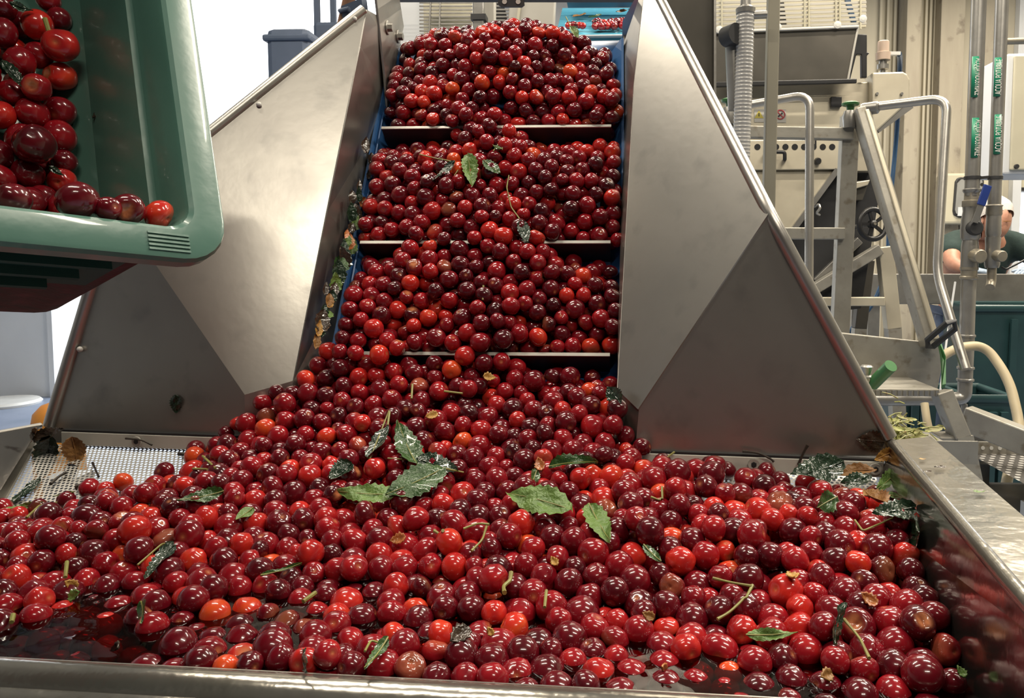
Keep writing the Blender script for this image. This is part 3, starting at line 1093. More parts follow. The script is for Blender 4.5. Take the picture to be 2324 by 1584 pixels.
def rules(p, r):
    """sides of the big surfaces: above the sheet floor, outside the belt, in front of the triangle plates"""
    p = p.copy()
    q = (p[:, :2] - OBa) @ E2a
    h = (p - POa) @ PNa
    m = (q < 0.004) & (h < r)
    p = p + np.where(m, r - h, 0)[:, None] * PNa
    w = (p - B0a) @ BNa + CLH
    sb_ = (p - B0a) @ BTa
    m = (np.abs(p[:, 0] - XC) < HWB) & (w < r + 0.003) & (q > 0.0) & (sb_ < S_END)
    p = p + np.where(m, r + 0.003 - w, 0)[:, None] * BNa
    return p


pen = np.zeros(len(allp))
for it in range(26):
    allp = rules(allp, allr)
    order = np.argsort(allp[:, 0])
    xs = allp[order, 0]
    hi = np.searchsorted(xs, xs + 0.030)
    acc = np.zeros_like(allp)
    for a in range(len(allp)):
        if hi[a] > a + 1:
            i0 = order[a]
            cnd = order[a + 1:hi[a]]
            dd = allp[cnd] - allp[i0]
            L = np.sqrt((dd * dd).sum(1)) + 1e-9
            ov = (allr[cnd] + allr[i0]) * 0.94 - L
            m = ov > 0
            if m.any():
                mv = dd[m] / L[m, None] * (ov[m] * 0.22)[:, None]
                acc[cnd[m]] += mv
                acc[i0] -= mv.sum(0)
    allp = allp + acc
    for _ in range(2):
        for a in range(len(allp)):
            hit = METAL.find_nearest(V(allp[a]), 0.016)
            pen[a] = 0
            if hit[0] is not None and hit[3] < allr[a] * 1.02:
                d_ = allp[a] - np.array(hit[0])
                pen[a] = allr[a] - hit[3]
                if hit[3] > 1e-6:
                    allp[a] += d_ / hit[3] * (allr[a] * 1.02 - hit[3])
# what still sticks in the metal, lies under the floor or outside the walls has no room: leave it out
drop = np.zeros(len(allp), bool)
for a in range(len(allp)):
    hit = METAL.find_nearest(V(allp[a]), 0.016)
    if hit[0] is not None and hit[3] < allr[a] * 0.90:
        drop[a] = True
q_ = (allp[:, :2] - OBa) @ E2a
drop |= (q_ < 0.004) & (((allp - POa) @ PNa) < allr * 0.8)
drop |= (q_ > -0.004) & ((allp[:, 0] < -0.462) | (allp[:, 0] > 0.034)) & (allp[:, 2] < 1.15)
print('cherries dropped', int(drop.sum()), 'of', len(drop))
allp, allr, isb = allp[~drop], allr[~drop], isb[~drop]

# ---- crate frame (needed for the cherries in it)
CA = V((-0.6, -0.8, 0.097)).normalized()
CB = V((-0.283, 0.33, 0.97))
CB = (CB - CA * CB.dot(CA)).normalized()
CN = CB.cross(CA).normalized()                 # opening faces this way
if CN.x < 0:
    CN = -CN
CO = P(528, 600, 0.56)


def crate_pt(a, b, n):
    return CO + CA * a + CB * b + CN * n


crate_list = [(30, 452, 72, 0), (176, 455, 92, 0), (245, 474, 50, 0), (290, 476, 74, 0), (366, 490, 74, 0),
              (128, 408, 62, 1), (60, 398, 74, 1), (5, 405, 70, 1), (70, 330, 100, 2), (130, 316, 74, 1), (142, 372, 56, 1),
              (20, 300, 80, 1), (58, 255, 70, 1), (8, 262, 62, 1), (118, 255, 68, 1), (80, 207, 64, 2), (22, 215, 60, 1), (48, 140, 76, 1),
              (95, 143, 62, 1), (134, 112, 76, 2), (131, 160, 70, 1), (80, 56, 64, 1), (142, 45, 52, 1), (2, 78, 68, 1), (8, 18, 56, 1),
              (112, 6, 50, 1), (25, 112, 58, 0), (112, 205, 50, 0), (0, 332, 84, 1), (40, 182, 52, 0), (-20, 180, 70, 1), (-20, 120, 70, 1), (-35, 300, 80, 1),
              (-25, 230, 74, 1), (75, 295, 60, 0), (95, 375, 60, 0), (160, 340, 40, 0), (48, 60, 60, 0)]
cp, crr = [], []
CDEP = 0.15
for i, (x, y, dpx, lay) in enumerate(crate_list):
    if y > 440:
        q, rr_ = None, dpx * 0.50 / FPX / 2
        for k in range(60):                    # the spot on this ray that rests on the lower inner wall
            n_k = -0.006 - 0.001 * k
            q = PL(x, y, crate_pt(0, 0, n_k), CN)
            if (q - CO).dot(CB) - 0.0275 - (-n_k) * 0.10 >= min(0.0148, max(0.0085, rr_)):
                break
    else:
        q = PL(x, y, crate_pt(0, 0, -CDEP + 0.014 + 0.017 * lay), CN)
    dist = -(RMAT.transposed() @ (q - CAMPOS)).z
    r_ = min(0.0148, max(0.0085, dpx * dist / FPX / 2))
    cp.append(tuple(q)); crr.append(r_)
n_seen = len(cp)
for a_ in np.arange(0.058, 0.34, 0.0225):      # the layer under and behind them that carries the pile
    for k, b_ in enumerate((0.063, 0.084, 0.105)):
        cp.append(tuple(crate_pt(a_ + 0.011 * (k % 2), b_, -0.126 + 0.004 * math.sin(a_ * 90)))); crr.append(0.0112)
    for k, b_ in enumerate((0.064, 0.086)):
        cp.append(tuple(crate_pt(a_ + 0.011 * (k % 2) + 0.004, b_, -0.104))); crr.append(0.0112)
cp, crr = np.array(cp), np.array(crr)
# push the crate cherries apart and off the crate's floor and lower wall
fixed_lip = np.array([c[1] > 440 for c in crate_list] + [False] * (len(cp) - n_seen))
CNa, CBa, COa, CAa = np.array(CN), np.array(CB), np.array(CO), np.array(CA)
for it in range(30):
    d3 = cp[None] - cp[:, None]
    L = np.linalg.norm(d3, axis=2) + np.eye(len(cp))
    ov = np.maximum(0, (crr[:, None] + crr[None]) * 0.95 - L) * (1 - np.eye(len(cp)))
    wt_ = np.r_[np.full(n_seen, 0.12), np.full(len(cp) - n_seen, 0.4)]
    cp = cp - (d3 / L[..., None] * ov[..., None]).sum(1) * wt_[:, None] * (~fixed_lip)[:, None]
    nn_ = (cp - COa) @ CNa
    cp = cp + np.where(fixed_lip, 0, np.maximum(0, -0.1475 + crr - nn_))[:, None] * CNa
    bb_ = (cp - COa) @ CBa
    ins_ = 0.034 + np.clip(-nn_ - 0.04, 0, 0.2) * 0.13 + np.clip(-nn_ - 0.11, 0, 0.1) * 0.5
    cp = cp + np.where(fixed_lip, 0, np.maximum(0, ins_ + crr - bb_))[:, None] * CBa
    aa_ = (cp - COa) @ CAa
    cp = cp + np.where(fixed_lip, 0, np.maximum(0, ins_ + crr - aa_))[:, None] * CAa

# ---- what is visible: paint discs from far to near into a small id buffer
src = np.r_[np.full(len(allp), 0), np.full(len(cp), 1)]
ALLP = np.r_[allp, cp]; ALLR = np.r_[allr, crr]
Rt = np.array(RMAT.transposed())
cs = (ALLP - np.array(CAMPOS)) @ Rt.T
dz = -cs[:, 2]
pxs = PX + FPX * cs[:, 0] / dz; pys = PY - FPX * cs[:, 1] / dz; pr = FPX * ALLR / dz
S4 = 4
buf = np.full((1584 // S4, 2324 // S4), -1, int)
for i in np.argsort(-dz):
    r4 = pr[i] / S4
    x4, y4 = pxs[i] / S4, pys[i] / S4
    x0, x1 = int(max(0, x4 - r4)), int(min(buf.shape[1] - 1, x4 + r4) + 1)
    y0, y1 = int(max(0, y4 - r4)), int(min(buf.shape[0] - 1, y4 + r4) + 1)
    if x1 <= x0 or y1 <= y0:
        continue
    yy, xx = np.mgrid[y0:y1, x0:x1]
    m = (xx + .5 - x4) ** 2 + (yy + .5 - y4) ** 2 < r4 * r4
    buf[y0:y1, x0:x1][m] = i
cnt = np.bincount(buf[buf >= 0], minlength=len(ALLP))
# rows behind the front rim and the crate do not count
big = np.argsort(-cnt)
crate_ids = [i for i in range(len(allp), len(allp) + n_seen)]
pick = set(crate_ids)
for i in big.tolist():
    if len(pick) >= 300:
        break
    if src[i] == 0:
        pick.add(i)
hid = [i for i in range(len(allp) + n_seen, len(ALLP))]

# ---- cherry shapes
def cherry_shape(seed, nu, nv, kind):
    g = np.random.default_rng(seed)
    th = np.linspace(0, np.pi, nv + 1)
    ph = np.linspace(0, 2 * np.pi, nu, endpoint=False)
    T_, F_ = np.meshgrid(th, ph, indexing='ij')
    x, y, z = np.sin(T_) * np.cos(F_), np.sin(T_) * np.sin(F_), np.cos(T_)
    k1, k2 = g.normal(size=(2, 3))
    r = 1 + 0.035 * np.sin(1.7 * (x * k1[0] + y * k1[1] + z * k1[2]) + 1) + 0.02 * np.sin(3 * (x * k2[0] + y * k2[1] + z * k2[2]))
    r = r - 0.16 * np.exp(-(T_ / 0.30) ** 2)                      # stalk hollow
    r = r - 0.05 * np.exp(-((np.pi - T_) / 0.22) ** 2)
    r = r - 0.025 * np.exp(-((np.angle(np.exp(1j * F_))) / 0.18) ** 2) * np.sin(T_)   # seam
    flesh = np.exp(-(T_ / 0.16) ** 2) * 0.7
    if kind == 1:                                                 # wrinkled
        w = np.zeros_like(r)
        for q in range(7):
            kk = g.normal(size=3) * 4.2
            w += np.abs(np.sin(x * kk[0] + y * kk[1] + z * kk[2] + g.uniform(0, 6)))
        r = r - 0.050 * w / 2 + 0.05
    if kind == 2:                                                 # split, with pale flesh showing
        c = g.normal(size=3); c /= np.linalg.norm(c)
        dd = np.arccos(np.clip(x * c[0] + y * c[1] + z * c[2], -1, 1))
        a = np.clip(1 - dd / 0.62, 0, 1)
        r = r - 0.42 * a
        flesh = np.maximum(flesh, np.clip(a * 2.2, 0, 1) * (0.75 + 0.25 * np.sin(9 * x + 7 * y)))
    if kind == 3:                                                 # collapsed skin
        c = g.normal(size=3); c /= np.linalg.norm(c)
        a = np.clip(x * c[0] + y * c[1] + z * c[2], 0, 1)
        r = r - 0.38 * a ** 2
        w = np.zeros_like(r)
        for q in range(5):
            kk = g.normal(size=3) * 3.2
            w += np.abs(np.sin(x * kk[0] + y * kk[1] + z * kk[2] + g.uniform(0, 6)))
        r = r - 0.04 * w / 2
        flesh = np.maximum(flesh, 0.35 * a)
    sc = np.array([1, 1, 0.93 if g.random() < 0.7 else 1.06])
    co = np.stack([x * r * sc[0], y * r * sc[1], z * r * sc[2]], -1).reshape(-1, 3)
    patch = 0.07 * np.sin(1.3 * (x * k2[1] + y * k1[2] + z * k2[0]) * 2 + g.uniform(0, 6))
    return co, patch.reshape(-1), np.clip(flesh, 0, 1).reshape(-1)


def grid_quads(nu, nv):
    i, j = np.meshgrid(np.arange(nv), np.arange(nu), indexing='ij')
    a = i * nu + j; b = (i + 1) * nu + j; c = (i + 1) * nu + (j + 1) % nu; d = i * nu + (j + 1) % nu
    return np.stack([a, b, c, d], -1).reshape(-1, 4)


def mesh_np(name, co, quads, tone, flesh, mat):
    me = bpy.data.meshes.new(name)
    me.vertices.add(len(co)); me.vertices.foreach_set('co', co.astype(np.float32).ravel())
    me.loops.add(quads.size); me.loops.foreach_set('vertex_index', quads.astype(np.int32).ravel())
    me.polygons.add(len(quads))
    me.polygons.foreach_set('loop_start', np.arange(0, quads.size, 4, dtype=np.int32))
    me.polygons.foreach_set('loop_total', np.full(len(quads), 4, dtype=np.int32))
    me.update(calc_edges=True)
    me.polygons.foreach_set('use_smooth', np.ones(len(quads), bool))
    for nm, arr in (('tone', tone), ('flesh', flesh)):
        at = me.attributes.new(nm, 'FLOAT', 'POINT')
        at.data.foreach_set('value', arr.astype(np.float32))
    me.materials.append(mat)
    me.validate()
    return me


def rand_tone(g):
    q = g.random()
    if q < 0.42:
        return 'dark', g.uniform(0.06, 0.34)
    if q < 0.84:
        return 'crimson', g.uniform(0.38, 0.62)
    if q < 0.972:
        return 'bright', g.uniform(0.68, 0.84)
    return 'orange', g.uniform(0.88, 1.0)


TONES = {'dark': (0.14, 0.22, 0.30), 'crimson': (0.42, 0.50, 0.58), 'bright': (0.70, 0.76, 0.82), 'orange': (0.90, 0.95, 1.0)}
TWORD = {'dark': 'dark burgundy', 'crimson': 'crimson', 'bright': 'bright red', 'orange': 'orange-red'}
KWORD = {0: 'plump glossy', 1: 'wrinkled', 2: 'split open', 3: 'squashed'}
NU, NV = 24, 16
Q1 = grid_quads(NU, NV)
CH = {}
for kind in range(4):
    for tn, vals in TONES.items():
        for vi, tv in enumerate(vals):
            co, pa, fl_ = cherry_shape(100 * kind + 10 * vi + len(tn), NU, NV, kind)
            CH[(kind, tn, vi)] = mesh_np('cherry', co, Q1, tv + pa, fl_, M['cherry'])
gq = np.random.default_rng(5)
kinds = gq.choice([0, 1, 2, 3], size=len(ALLP), p=[0.70, 0.15, 0.06, 0.09])
MARKS = [(1692, 1365, 'beside the long bent green stalk'), (1750, 1442, 'beside the slim floating green leaf'), (1860, 1410, 'beside the dark leaf standing on edge'), (360, 1280, 'beside the curled leaf with a withered stalk'),
         (635, 1298, 'beside the thin rolled green leaf'), (354, 1375, 'beside the green scrap standing in the juice'), (852, 1490, 'beside the twisted leaf at the front rim'), (671, 1490, 'beside the upright leaf at the front rim'),
         (1480, 1258, 'beside the ragged light green leaf scrap'), (1362, 1195, 'beside the long yellowish green leaf'), (1225, 1150, 'beside the large pale veined leaf'), (1943, 1440, 'beside the straight tan stalk'),
         (1040, 1445, 'beside the large mouldy scrap'), (1870, 1535, 'beside the brown floating scrap'), (1470, 1398, 'beside the lumpy olive brown scrap'), (1148, 1325, 'beside the withered yellow stalk'), (1500, 1515, 'beside the orange scrap at the front rim'),
         (460, 1140, 'beside the half buried green leaf'), (2010, 1190, 'beside the wet leaf near the right wall'), (1800, 1310, 'beside the yellow ochre scrap'), (1970, 1360, 'beside the torn orange flesh'), (165, 1335, 'beside the yellow scraps at the left')]
for i in sorted(pick):
    tn, _ = rand_tone(gq)
    if src[i] == 1 and tn == 'orange':
        tn = 'bright'
    kd = int(kinds[i])
    o = bpy.data.objects.new('cherry', CH[(kd, tn, int(gq.integers(0, 3)))])
    COL.objects.link(o)
    o.location = ALLP[i]
    o.rotation_euler = (gq.uniform(0, 6.28), gq.uniform(0, 6.28), gq.uniform(0, 6.28))
    sc = ALLR[i]
    o.scale = (sc * gq.uniform(0.96, 1.05), sc * gq.uniform(0.96, 1.05), sc)
    pxi, pyi = pxs[i], pys[i]
    near_ = [(math.hypot(pxi - lx_, pyi - ly_), nm_) for lx_, ly_, nm_ in MARKS]
    dmin, nm_ = min(near_)
    if src[i] == 1:
        where = 'on the lip of the green crate' if pyi > 435 else ('at the top of the pile in the green crate' if pyi < 130 else ('low in the pile in the green crate' if pyi > 290 else 'midway up the pile in the green crate'))
    elif ALLP[i][2] < ZJ - 0.002 and pyi > 1380 and pxi < 480:
        where = 'sunk in the open red juice'
    elif dmin < 95:
        where = nm_
    elif pyi > 1470:
        where = 'against the front rim of the tray'
    elif pxi > 2030:
        where = 'along the right wall of the tray'
    elif pyi > 1330:
        where = 'in the wet front of the tray heap'
    elif pyi > 1180:
        where = 'in the middle of the tray heap'
    else:
        where = 'at the back of the tray heap'
    szw = 'small ' if sc < 0.0112 else ('large ' if sc > 0.0131 else '')
    tag(o, '%s%s %s cherry %s' % (szw, KWORD[kd], TWORD[tn], where), 'cherry', '%s%s %s cherries %s' % (szw, KWORD[kd], TWORD[tn], where))

# ---- all the others: one mass of real cherries
rest = [i for i in range(len(allp)) if i not in pick]
NU2, NV2 = 16, 11
Q2 = grid_quads(NU2, NV2)
base = [cherry_shape(900 + k, NU2, NV2, kd) for k, kd in enumerate((0, 0, 0, 0, 0, 1, 1, 2, 3, 3))]
kindsets = {0: (0, 1, 2, 3, 4), 1: (5, 6), 2: (7,), 3: (8, 9)}


def mass(name, pos, rad, kinds_, label):
    cos, quads, tones, flesh = [], [], [], []
    nv_ = len(base[0][0])
    for k in range(len(pos)):
        co, pa, fl_ = base[kindsets[int(kinds_[k])][int(gq.integers(0, len(kindsets[int(kinds_[k])])))]]
        q = gq.normal(size=4); q /= np.linalg.norm(q)
        w, x, y, z = q
        R = np.array([[1 - 2 * (y * y + z * z), 2 * (x * y - z * w), 2 * (x * z + y * w)],
                      [2 * (x * y + z * w), 1 - 2 * (x * x + z * z), 2 * (y * z - x * w)],
                      [2 * (x * z - y * w), 2 * (y * z + x * w), 1 - 2 * (x * x + y * y)]])
        cos.append((co * rad[k]) @ R.T + pos[k])
        quads.append(Q2 + k * nv_)
        tones.append(rand_tone(gq)[1] + pa)
        flesh.append(fl_)
    me = mesh_np(name, np.concatenate(cos), np.concatenate(quads), np.concatenate(tones), np.concatenate(flesh), M['cherry'])
    o = bpy.data.objects.new(name, me); COL.objects.link(o)
    o['kind'] = 'stuff'
    tag(o, label, 'cherries')
    return o


mass('cherry_mass', ALLP[rest], ALLR[rest], kinds[rest], 'mass of wet red cherries filling the tray and climbing the blue belt')

mass('crate_cherry_mass', ALLP[hid], ALLR[hid], kinds[hid], 'lower cherries wedged behind the lip of the tilted green crate')

# ---- juice standing in the front of the tray
jz = ZJ
jp = [V((p.x, p.y, jz)) for p in (LFRONT, RFRONT, RFRONT + (RC - RFRONT) * 0.62, LFRONT + (LC - LFRONT) * 0.62)]
j = MB().add(jp, [(0, 1, 2, 3)]).build('cherry_juice', 'juice')
tag(j, 'shallow dark red cherry juice standing behind the front rim of the tray', 'juice')
j['kind'] = 'stuff'

# ================================================================== GREEN CRATE
LA, LB = 0.60, 0.40
crate = thing('plastic_crate', 'tilted green plastic crate tipping its last cherries into the hopper', 'crate', tuple(crate_pt(0.3, 0.2, -0.08)))


def rrect(ins, r, n=6):
    out = []
    for cx, cy, a0 in ((ins + r, ins + r, math.pi), (LA - ins - r, ins + r, 1.5 * math.pi), (LA - ins - r, LB - ins - r, 0), (ins + r, LB - ins - r, 0.5 * math.pi)):
        for k in range(n + 1):
            a = a0 + (math.pi / 2) * k / n
            out.append((cx + r * math.cos(a), cy + r * math.sin(a)))
    return out


def loops_mesh(loops, cap_end=True):
    v, f = [], []
    n = len(rrect(0.01, 0.02))
    for dep, ins, r in loops:
        v += [crate_pt(a, b, dep) for a, b in rrect(ins, r)]
    for i in range(len(loops) - 1):
        for j_ in range(n):
            f.append((i * n + j_, i * n + (j_ + 1) % n, (i + 1) * n + (j_ + 1) % n, (i + 1) * n + j_))
    if cap_end:
        f.append(tuple(range((len(loops) - 1) * n, len(loops) * n)))
    return v, f


v, f = loops_mesh([(-0.014, 0.0005, 0.034), (-0.005, 0.0, 0.034), (-0.001, 0.0015, 0.033), (0, 0.004, 0.031), (0.0, 0.023, 0.020), (-0.002, 0.026, 0.018), (-0.006, 0.0275, 0.018),
                   (-0.040, 0.031, 0.020), (-0.041, 0.036, 0.020), (-0.110, 0.044, 0.026), (-0.148, 0.070, 0.03)])
MB().add(v, f, True).build('shell', 'crate', crate, sharp=22)
v, f = loops_mesh([(-0.014, 0.0005, 0.034), (-0.015, 0.018, 0.026), (-0.120, 0.028, 0.029), (-0.200, 0.035, 0.034)])
n_ = len(rrect(0.01, 0.02))
wallf, endf = [], []
for q in f:
    if len(q) > 4:
        endf.append(q); continue
    am = sum((v[i] - CO).dot(CA) for i in q) / 4
    (endf if am < 0.05 or max(q) >= 3 * n_ else wallf).append(q)


def sub(mb_v, fs):
    ids = sorted({i for q in fs for i in q})
    mp = {i: k for k, i in enumerate(ids)}
    return [mb_v[i] for i in ids], [tuple(mp[i] for i in q) for q in fs]


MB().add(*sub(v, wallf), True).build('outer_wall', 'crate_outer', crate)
e_ = MB().add(*sub(v, endf), True).build('base_and_end_wall', 'crate_stain', crate)
e_['label'] = 'dark red juice-stained base and end of the crate'
for dep in (-0.034, -0.060, -0.086, -0.112):
    ins = 0.018 + (-dep - 0.015) * 0.092
    m_ = MB()
    m_.hexa([crate_pt(0.050 + (-dep - .04) * .5, ins + 0.001, dep - 0.002), crate_pt(0.56, ins + 0.001, dep - 0.002), crate_pt(0.56, ins + 0.001, dep + 0.002), crate_pt(0.050 + (-dep - .04) * .5, ins + 0.001, dep + 0.002),
             crate_pt(0.050 + (-dep - .04) * .5, ins - 0.007, dep - 0.002), crate_pt(0.56, ins - 0.007, dep - 0.002), crate_pt(0.56, ins - 0.007, dep + 0.002), crate_pt(0.050 + (-dep - .04) * .5, ins - 0.007, dep + 0.002)])
    m_.build('rib', 'crate_outer', crate)
for k in range(5):
    b0 = 0.0055 + k * 0.0031
    m_ = MB()
    m_.hexa([crate_pt(0.030, b0, 0), crate_pt(0.058, b0, 0), crate_pt(0.058, b0 + 0.0015, 0), crate_pt(0.030, b0 + 0.0015, 0),
             crate_pt(0.030, b0, 0.0012), crate_pt(0.058, b0, 0.0012), crate_pt(0.058, b0 + 0.0015, 0.0012), crate_pt(0.030, b0 + 0.0015, 0.0012)])
    m_.build('grip_ridge', 'crate', crate)

# ================================================================== LEAVES, STALKS AND LITTER
def top_surface(px, py, lift=0.006):
    """where a pixel's ray meets the heap (tray first, then the belt heap)"""
    r = ray(px, py).normalized()
    t = 0.45
    for _ in range(400):
        p = CAMPOS + r * t
        if p.y < 0.985:
            h = float(heap(p.x, p.y)[0])
            if p.z < h:
                break
        else:
            if (p - B0).dot(BN) < 0.006:
                break
        t += 0.0025
    return CAMPOS + r * (t - lift)


def leaf_geo(L, W, fold, curl, serr, seed, nu=16, nv=8, taper=1.0):
    g = random.Random(seed)
    v, f = [], []
    ph = g.uniform(0, 6)
    for i in range(nu + 1):
        u = i / nu
        w = W * 0.5 * (math.sin(math.pi * u ** 0.8) ** 0.75) * (1 - 0.25 * u) * taper
        if i in (0, nu):
            w = W * 0.012
        w *= 1 + serr * (0.10 if i % 2 else -0.10)
        for j_ in range(nv + 1):
            s_ = j_ / nv * 2 - 1
            z = fold * abs(s_) * w + curl * L * (u - 0.5) ** 2 + 0.035 * L * math.sin(6 * u + ph) * s_ + 0.02 * L * math.sin(11 * u + 3 * s_ + ph)
            v.append((u * L, s_ * w, z))
    for i in range(nu):
        for j_ in range(nv):
            a = i * (nv + 1) + j_
            f.append((a, a + 1, a + nv + 2, a + nv + 1))
    rib = [(u * L, 0, curl * L * (u - 0.5) ** 2 + 0.0006) for u in [k / 8 for k in range(9)]]
    return v, f, rib


def place(pts, base, tip, nrm):
    ex = (tip - base).normalized()
    n = (nrm - ex * nrm.dot(ex))
    if n.length < 1e-4:
        n = V((0, -1, 0.2)) - ex * ex.dot(V((0, -1, 0.2)))
    n.normalize()
    ey = n.cross(ex)
    return [base + ex * p[0] + ey * p[1] + n * p[2] for p in pts]


def sphere_depth(pts):
    """how deep points lie inside any cherry (negative outside)"""
    a = np.array([tuple(p) for p in pts])
    near = np.linalg.norm(ALLP - a.mean(0), axis=1) < 0.12
    if not near.any():
        return -1.0
    d = ALLR[near][None] * 0.97 - np.linalg.norm(a[:, None] - ALLP[near][None], axis=2)
    return float(d.max())


def push_out(pts, clear=0.0008):
    """lift the points of a thin stalk out of the cherries they would pierce"""
    out = []
    for p in pts:
        a = np.array(tuple(p))
        for _ in range(4):
            d = a - ALLP
            L = np.linalg.norm(d, axis=1)
            k = int(np.argmax(ALLR - L))
            if L[k] >= ALLR[k] + clear:
                break
            dr = d[k] / L[k] + np.array([0, -0.35, 0.35])
            dr /= np.linalg.norm(dr)
            a = ALLP[k] + dr * (ALLR[k] + clear)
        out.append(V(a))
    return out


def leaf(base_px, tip_px, wr, mat, label, fold=0.25, curl=0.25, serr=1.0, seed=0, stalk=None, nrm=None, surf=None, lift=0.008, group=None, tipup=0.0, name='cherry_leaf', wpx=None):
    sf = surf or (lambda x, y: top_surface(x, y, lift))
    b, t_ = V(sf(*base_px)), V(sf(*tip_px))
    t_ = t_ + UP * tipup
    L = (t_ - b).length
    n = nrm if nrm is not None else (V((0, -0.62, 0.78)))
    v, f, rib = leaf_geo(L, L * wr, fold, curl, serr, seed)
    if surf is None or 'corner' in getattr(surf, '__qualname__', ''):
        moved = 0.0
        for _ in range(14):                      # raise the leaf until it lies on the cherries instead of in them
            dp = sphere_depth(place(v, b, t_, n))
            if dp < 0.0015 or moved > 0.016:
                break
            st = min(0.003, dp)
            b, t_ = b + n.normalized() * st, t_ + n.normalized() * st
            moved += st
    root = thing(name, label, 'leaf', tuple(b), group)
    o = MB().add(place(v, b, t_, n), f, True).build('blade', mat, root)
    MB().tube(place(rib, b, t_, n), [0.0007 * (1 - 0.07 * k) for k in range(9)], 6).build('midrib', 'stem' if mat in ('leaf', 'leaf_light') else mat, root)
    if stalk:
        q = [b] + [V(sf(*c)) for c in stalk]
        qs = arc(q, 0.004, 3)
        MB().tube(qs[:1] + push_out(qs[1:]) if surf is None else qs, 0.0009, 6).build('leaf_stalk', 'stem', root)
    return root


CAMN = V((0, -0.8, 0.6))
cor = lambda dz_: (lambda x, y: PL(x, y, V((OB.x, OB.y, 0)) - E2 * dz_, E2))


def corner(dz_, lift=0.012):
    """litter in the corner: on the heap, or on the back line where the heap has ended"""
    def f_(x, y):
        a, b = cor(dz_)(x, y), top_surface(x, y, lift)
        return a if (a - CAMPOS).length < (b - CAMPOS).length else b
    return f_


# the knot of big leaves in the middle of the tray
leaf((1015, 1078), (880, 1140), 0.62, 'leaf', 'broad dark green leaf, largest of the knot in the middle of the tray', seed=1, stalk=[(1052, 1072)], curl=0.1, fold=0.12)
leaf((905, 1135), (772, 1128), 0.42, 'leaf_light', 'mottled pale green leaf lying beside the largest leaf of the knot', seed=2, fold=0.2, curl=0.15)
leaf((948, 1048), (1042, 1074), 0.55, 'leaf_dark', 'wet shining dark leaf on top of the knot of leaves', seed=3, stalk=[(880, 1040)], fold=0.15, curl=0.2)
leaf((945, 1060), (902, 980), 0.42, 'leaf', 'upright green leaf behind the knot of leaves', seed=4, nrm=V((0.5, -0.85, 0.1)), tipup=0.01)
leaf((838, 1045), (884, 968), 0.40, 'leaf_dark', 'dark crumpled leaf with a long thin stalk behind the knot', seed=5, stalk=[(884, 935)], nrm=V((-0.3, -0.9, 0.3)), fold=0.5)
leaf((800, 1060), (748, 1095), 0.85, 'leaf_dark', 'small curled wet leaf with white glints', seed=6, fold=0.7, curl=0.6)
leaf((1246, 1062), (1358, 1052), 0.34, 'leaf', 'narrow green leaf folded along its midrib, resting over a dark gap', seed=7, fold=0.9, curl=-0.25, lift=0.014)
leaf((1296, 1168), (1150, 1130), 0.46, 'leaf_light', 'large veined leaf lying flat with its pale underside up', seed=8, fold=0.15, curl=-0.15, lift=0.012)
leaf((1338, 1150), (1386, 1235), 0.36, 'leaf_light', 'long yellowish green leaf sloping down the heap', seed=9, fold=0.35, curl=0.2, lift=0.012)
leaf((515, 1130), (408, 1150), 0.42, 'leaf', 'green leaf half buried near the left of the tray heap', seed=10, fold=0.3)
leaf((576, 1158), (536, 1186), 0.62, 'leaf_light', 'small pale square-ended piece of leaf between bright cherries', seed=11, serr=0.2)
leaf((1905, 1068), (1786, 1098), 0.42, 'leaf_dark', 'dark green leaf at the back of the heap by the perforated sheet', seed=12, fold=0.2, surf=corner(0.03, 0.016))
leaf((1990, 1062), (1880, 1075), 0.30, 'leaf_dry', 'brown edged leaf arching over the litter in the right corner', seed=13, fold=0.4, curl=-0.3, surf=corner(0.03, 0.016))
leaf((1975, 1082), (1905, 1100), 0.46, 'leaf_dark', 'dark wet leaf in the litter of the right corner', seed=14, surf=corner(0.035, 0.016))
leaf((2050, 1060), (1985, 1118), 0.30, 'leaf_light', 'slim pale green leaf standing in the litter of the right corner', seed=15, fold=0.5, surf=corner(0.03, 0.016))
leaf((2068, 1045), (2046, 1105), 0.26, 'leaf_light', 'thin upright pale leaf leaning on the right wall of the tray', seed=16, nrm=V((-0.6, -0.7, 0.2)), surf=corner(0.045, 0.016))
leaf((2052, 1132), (1998, 1118), 0.36, 'leaf_light', 'pale green folded leaf low in the litter of the right corner', seed=17, fold=0.6, surf=corner(0.045, 0.016))
leaf((2010, 1150), (1962, 1120), 0.60, 'leaf_dry', 'crumpled brown leaf among the litter of the right corner', seed=18, fold=0.7, curl=0.4, surf=corner(0.045, 0.016))
leaf((2062, 1180), (1966, 1192), 0.46, 'leaf_dark', 'wet leaf with bright glints and a curved stalk near the right wall', seed=19, stalk=[(1958, 1205), (1940, 1180)], surf=corner(0.03, 0.016))
leaf((2098, 1208), (2062, 1216), 0.55, 'leaf_dark', 'very dark leaf stuck flat against the right wall above the cherries', seed=20, nrm=V((-1, -0.2, 0.2)), surf=lambda x, y: PL(x, y, RC - V((0.014, 0, 0)), V((RDIR.y, -RDIR.x, 0)).normalized()))
leaf((1870, 1135), (1826, 1160), 0.55, 'leaf', 'small bright green leaf tip poking up near the right of the heap', seed=21, lift=0.012, nrm=V((0.3, -0.8, 0.4)))
leaf((1692, 1444), (1810, 1438), 0.26, 'leaf_light', 'slim wet light green leaf floating near the front right', seed=22, fold=0.3, lift=0.014)
leaf((1846, 1448), (1872, 1372), 0.42, 'leaf_dark', 'dark leaf standing on edge beside the slim floating leaf', seed=23, nrm=V((0.6, -0.8, 0.1)), lift=0.012, tipup=0.006)
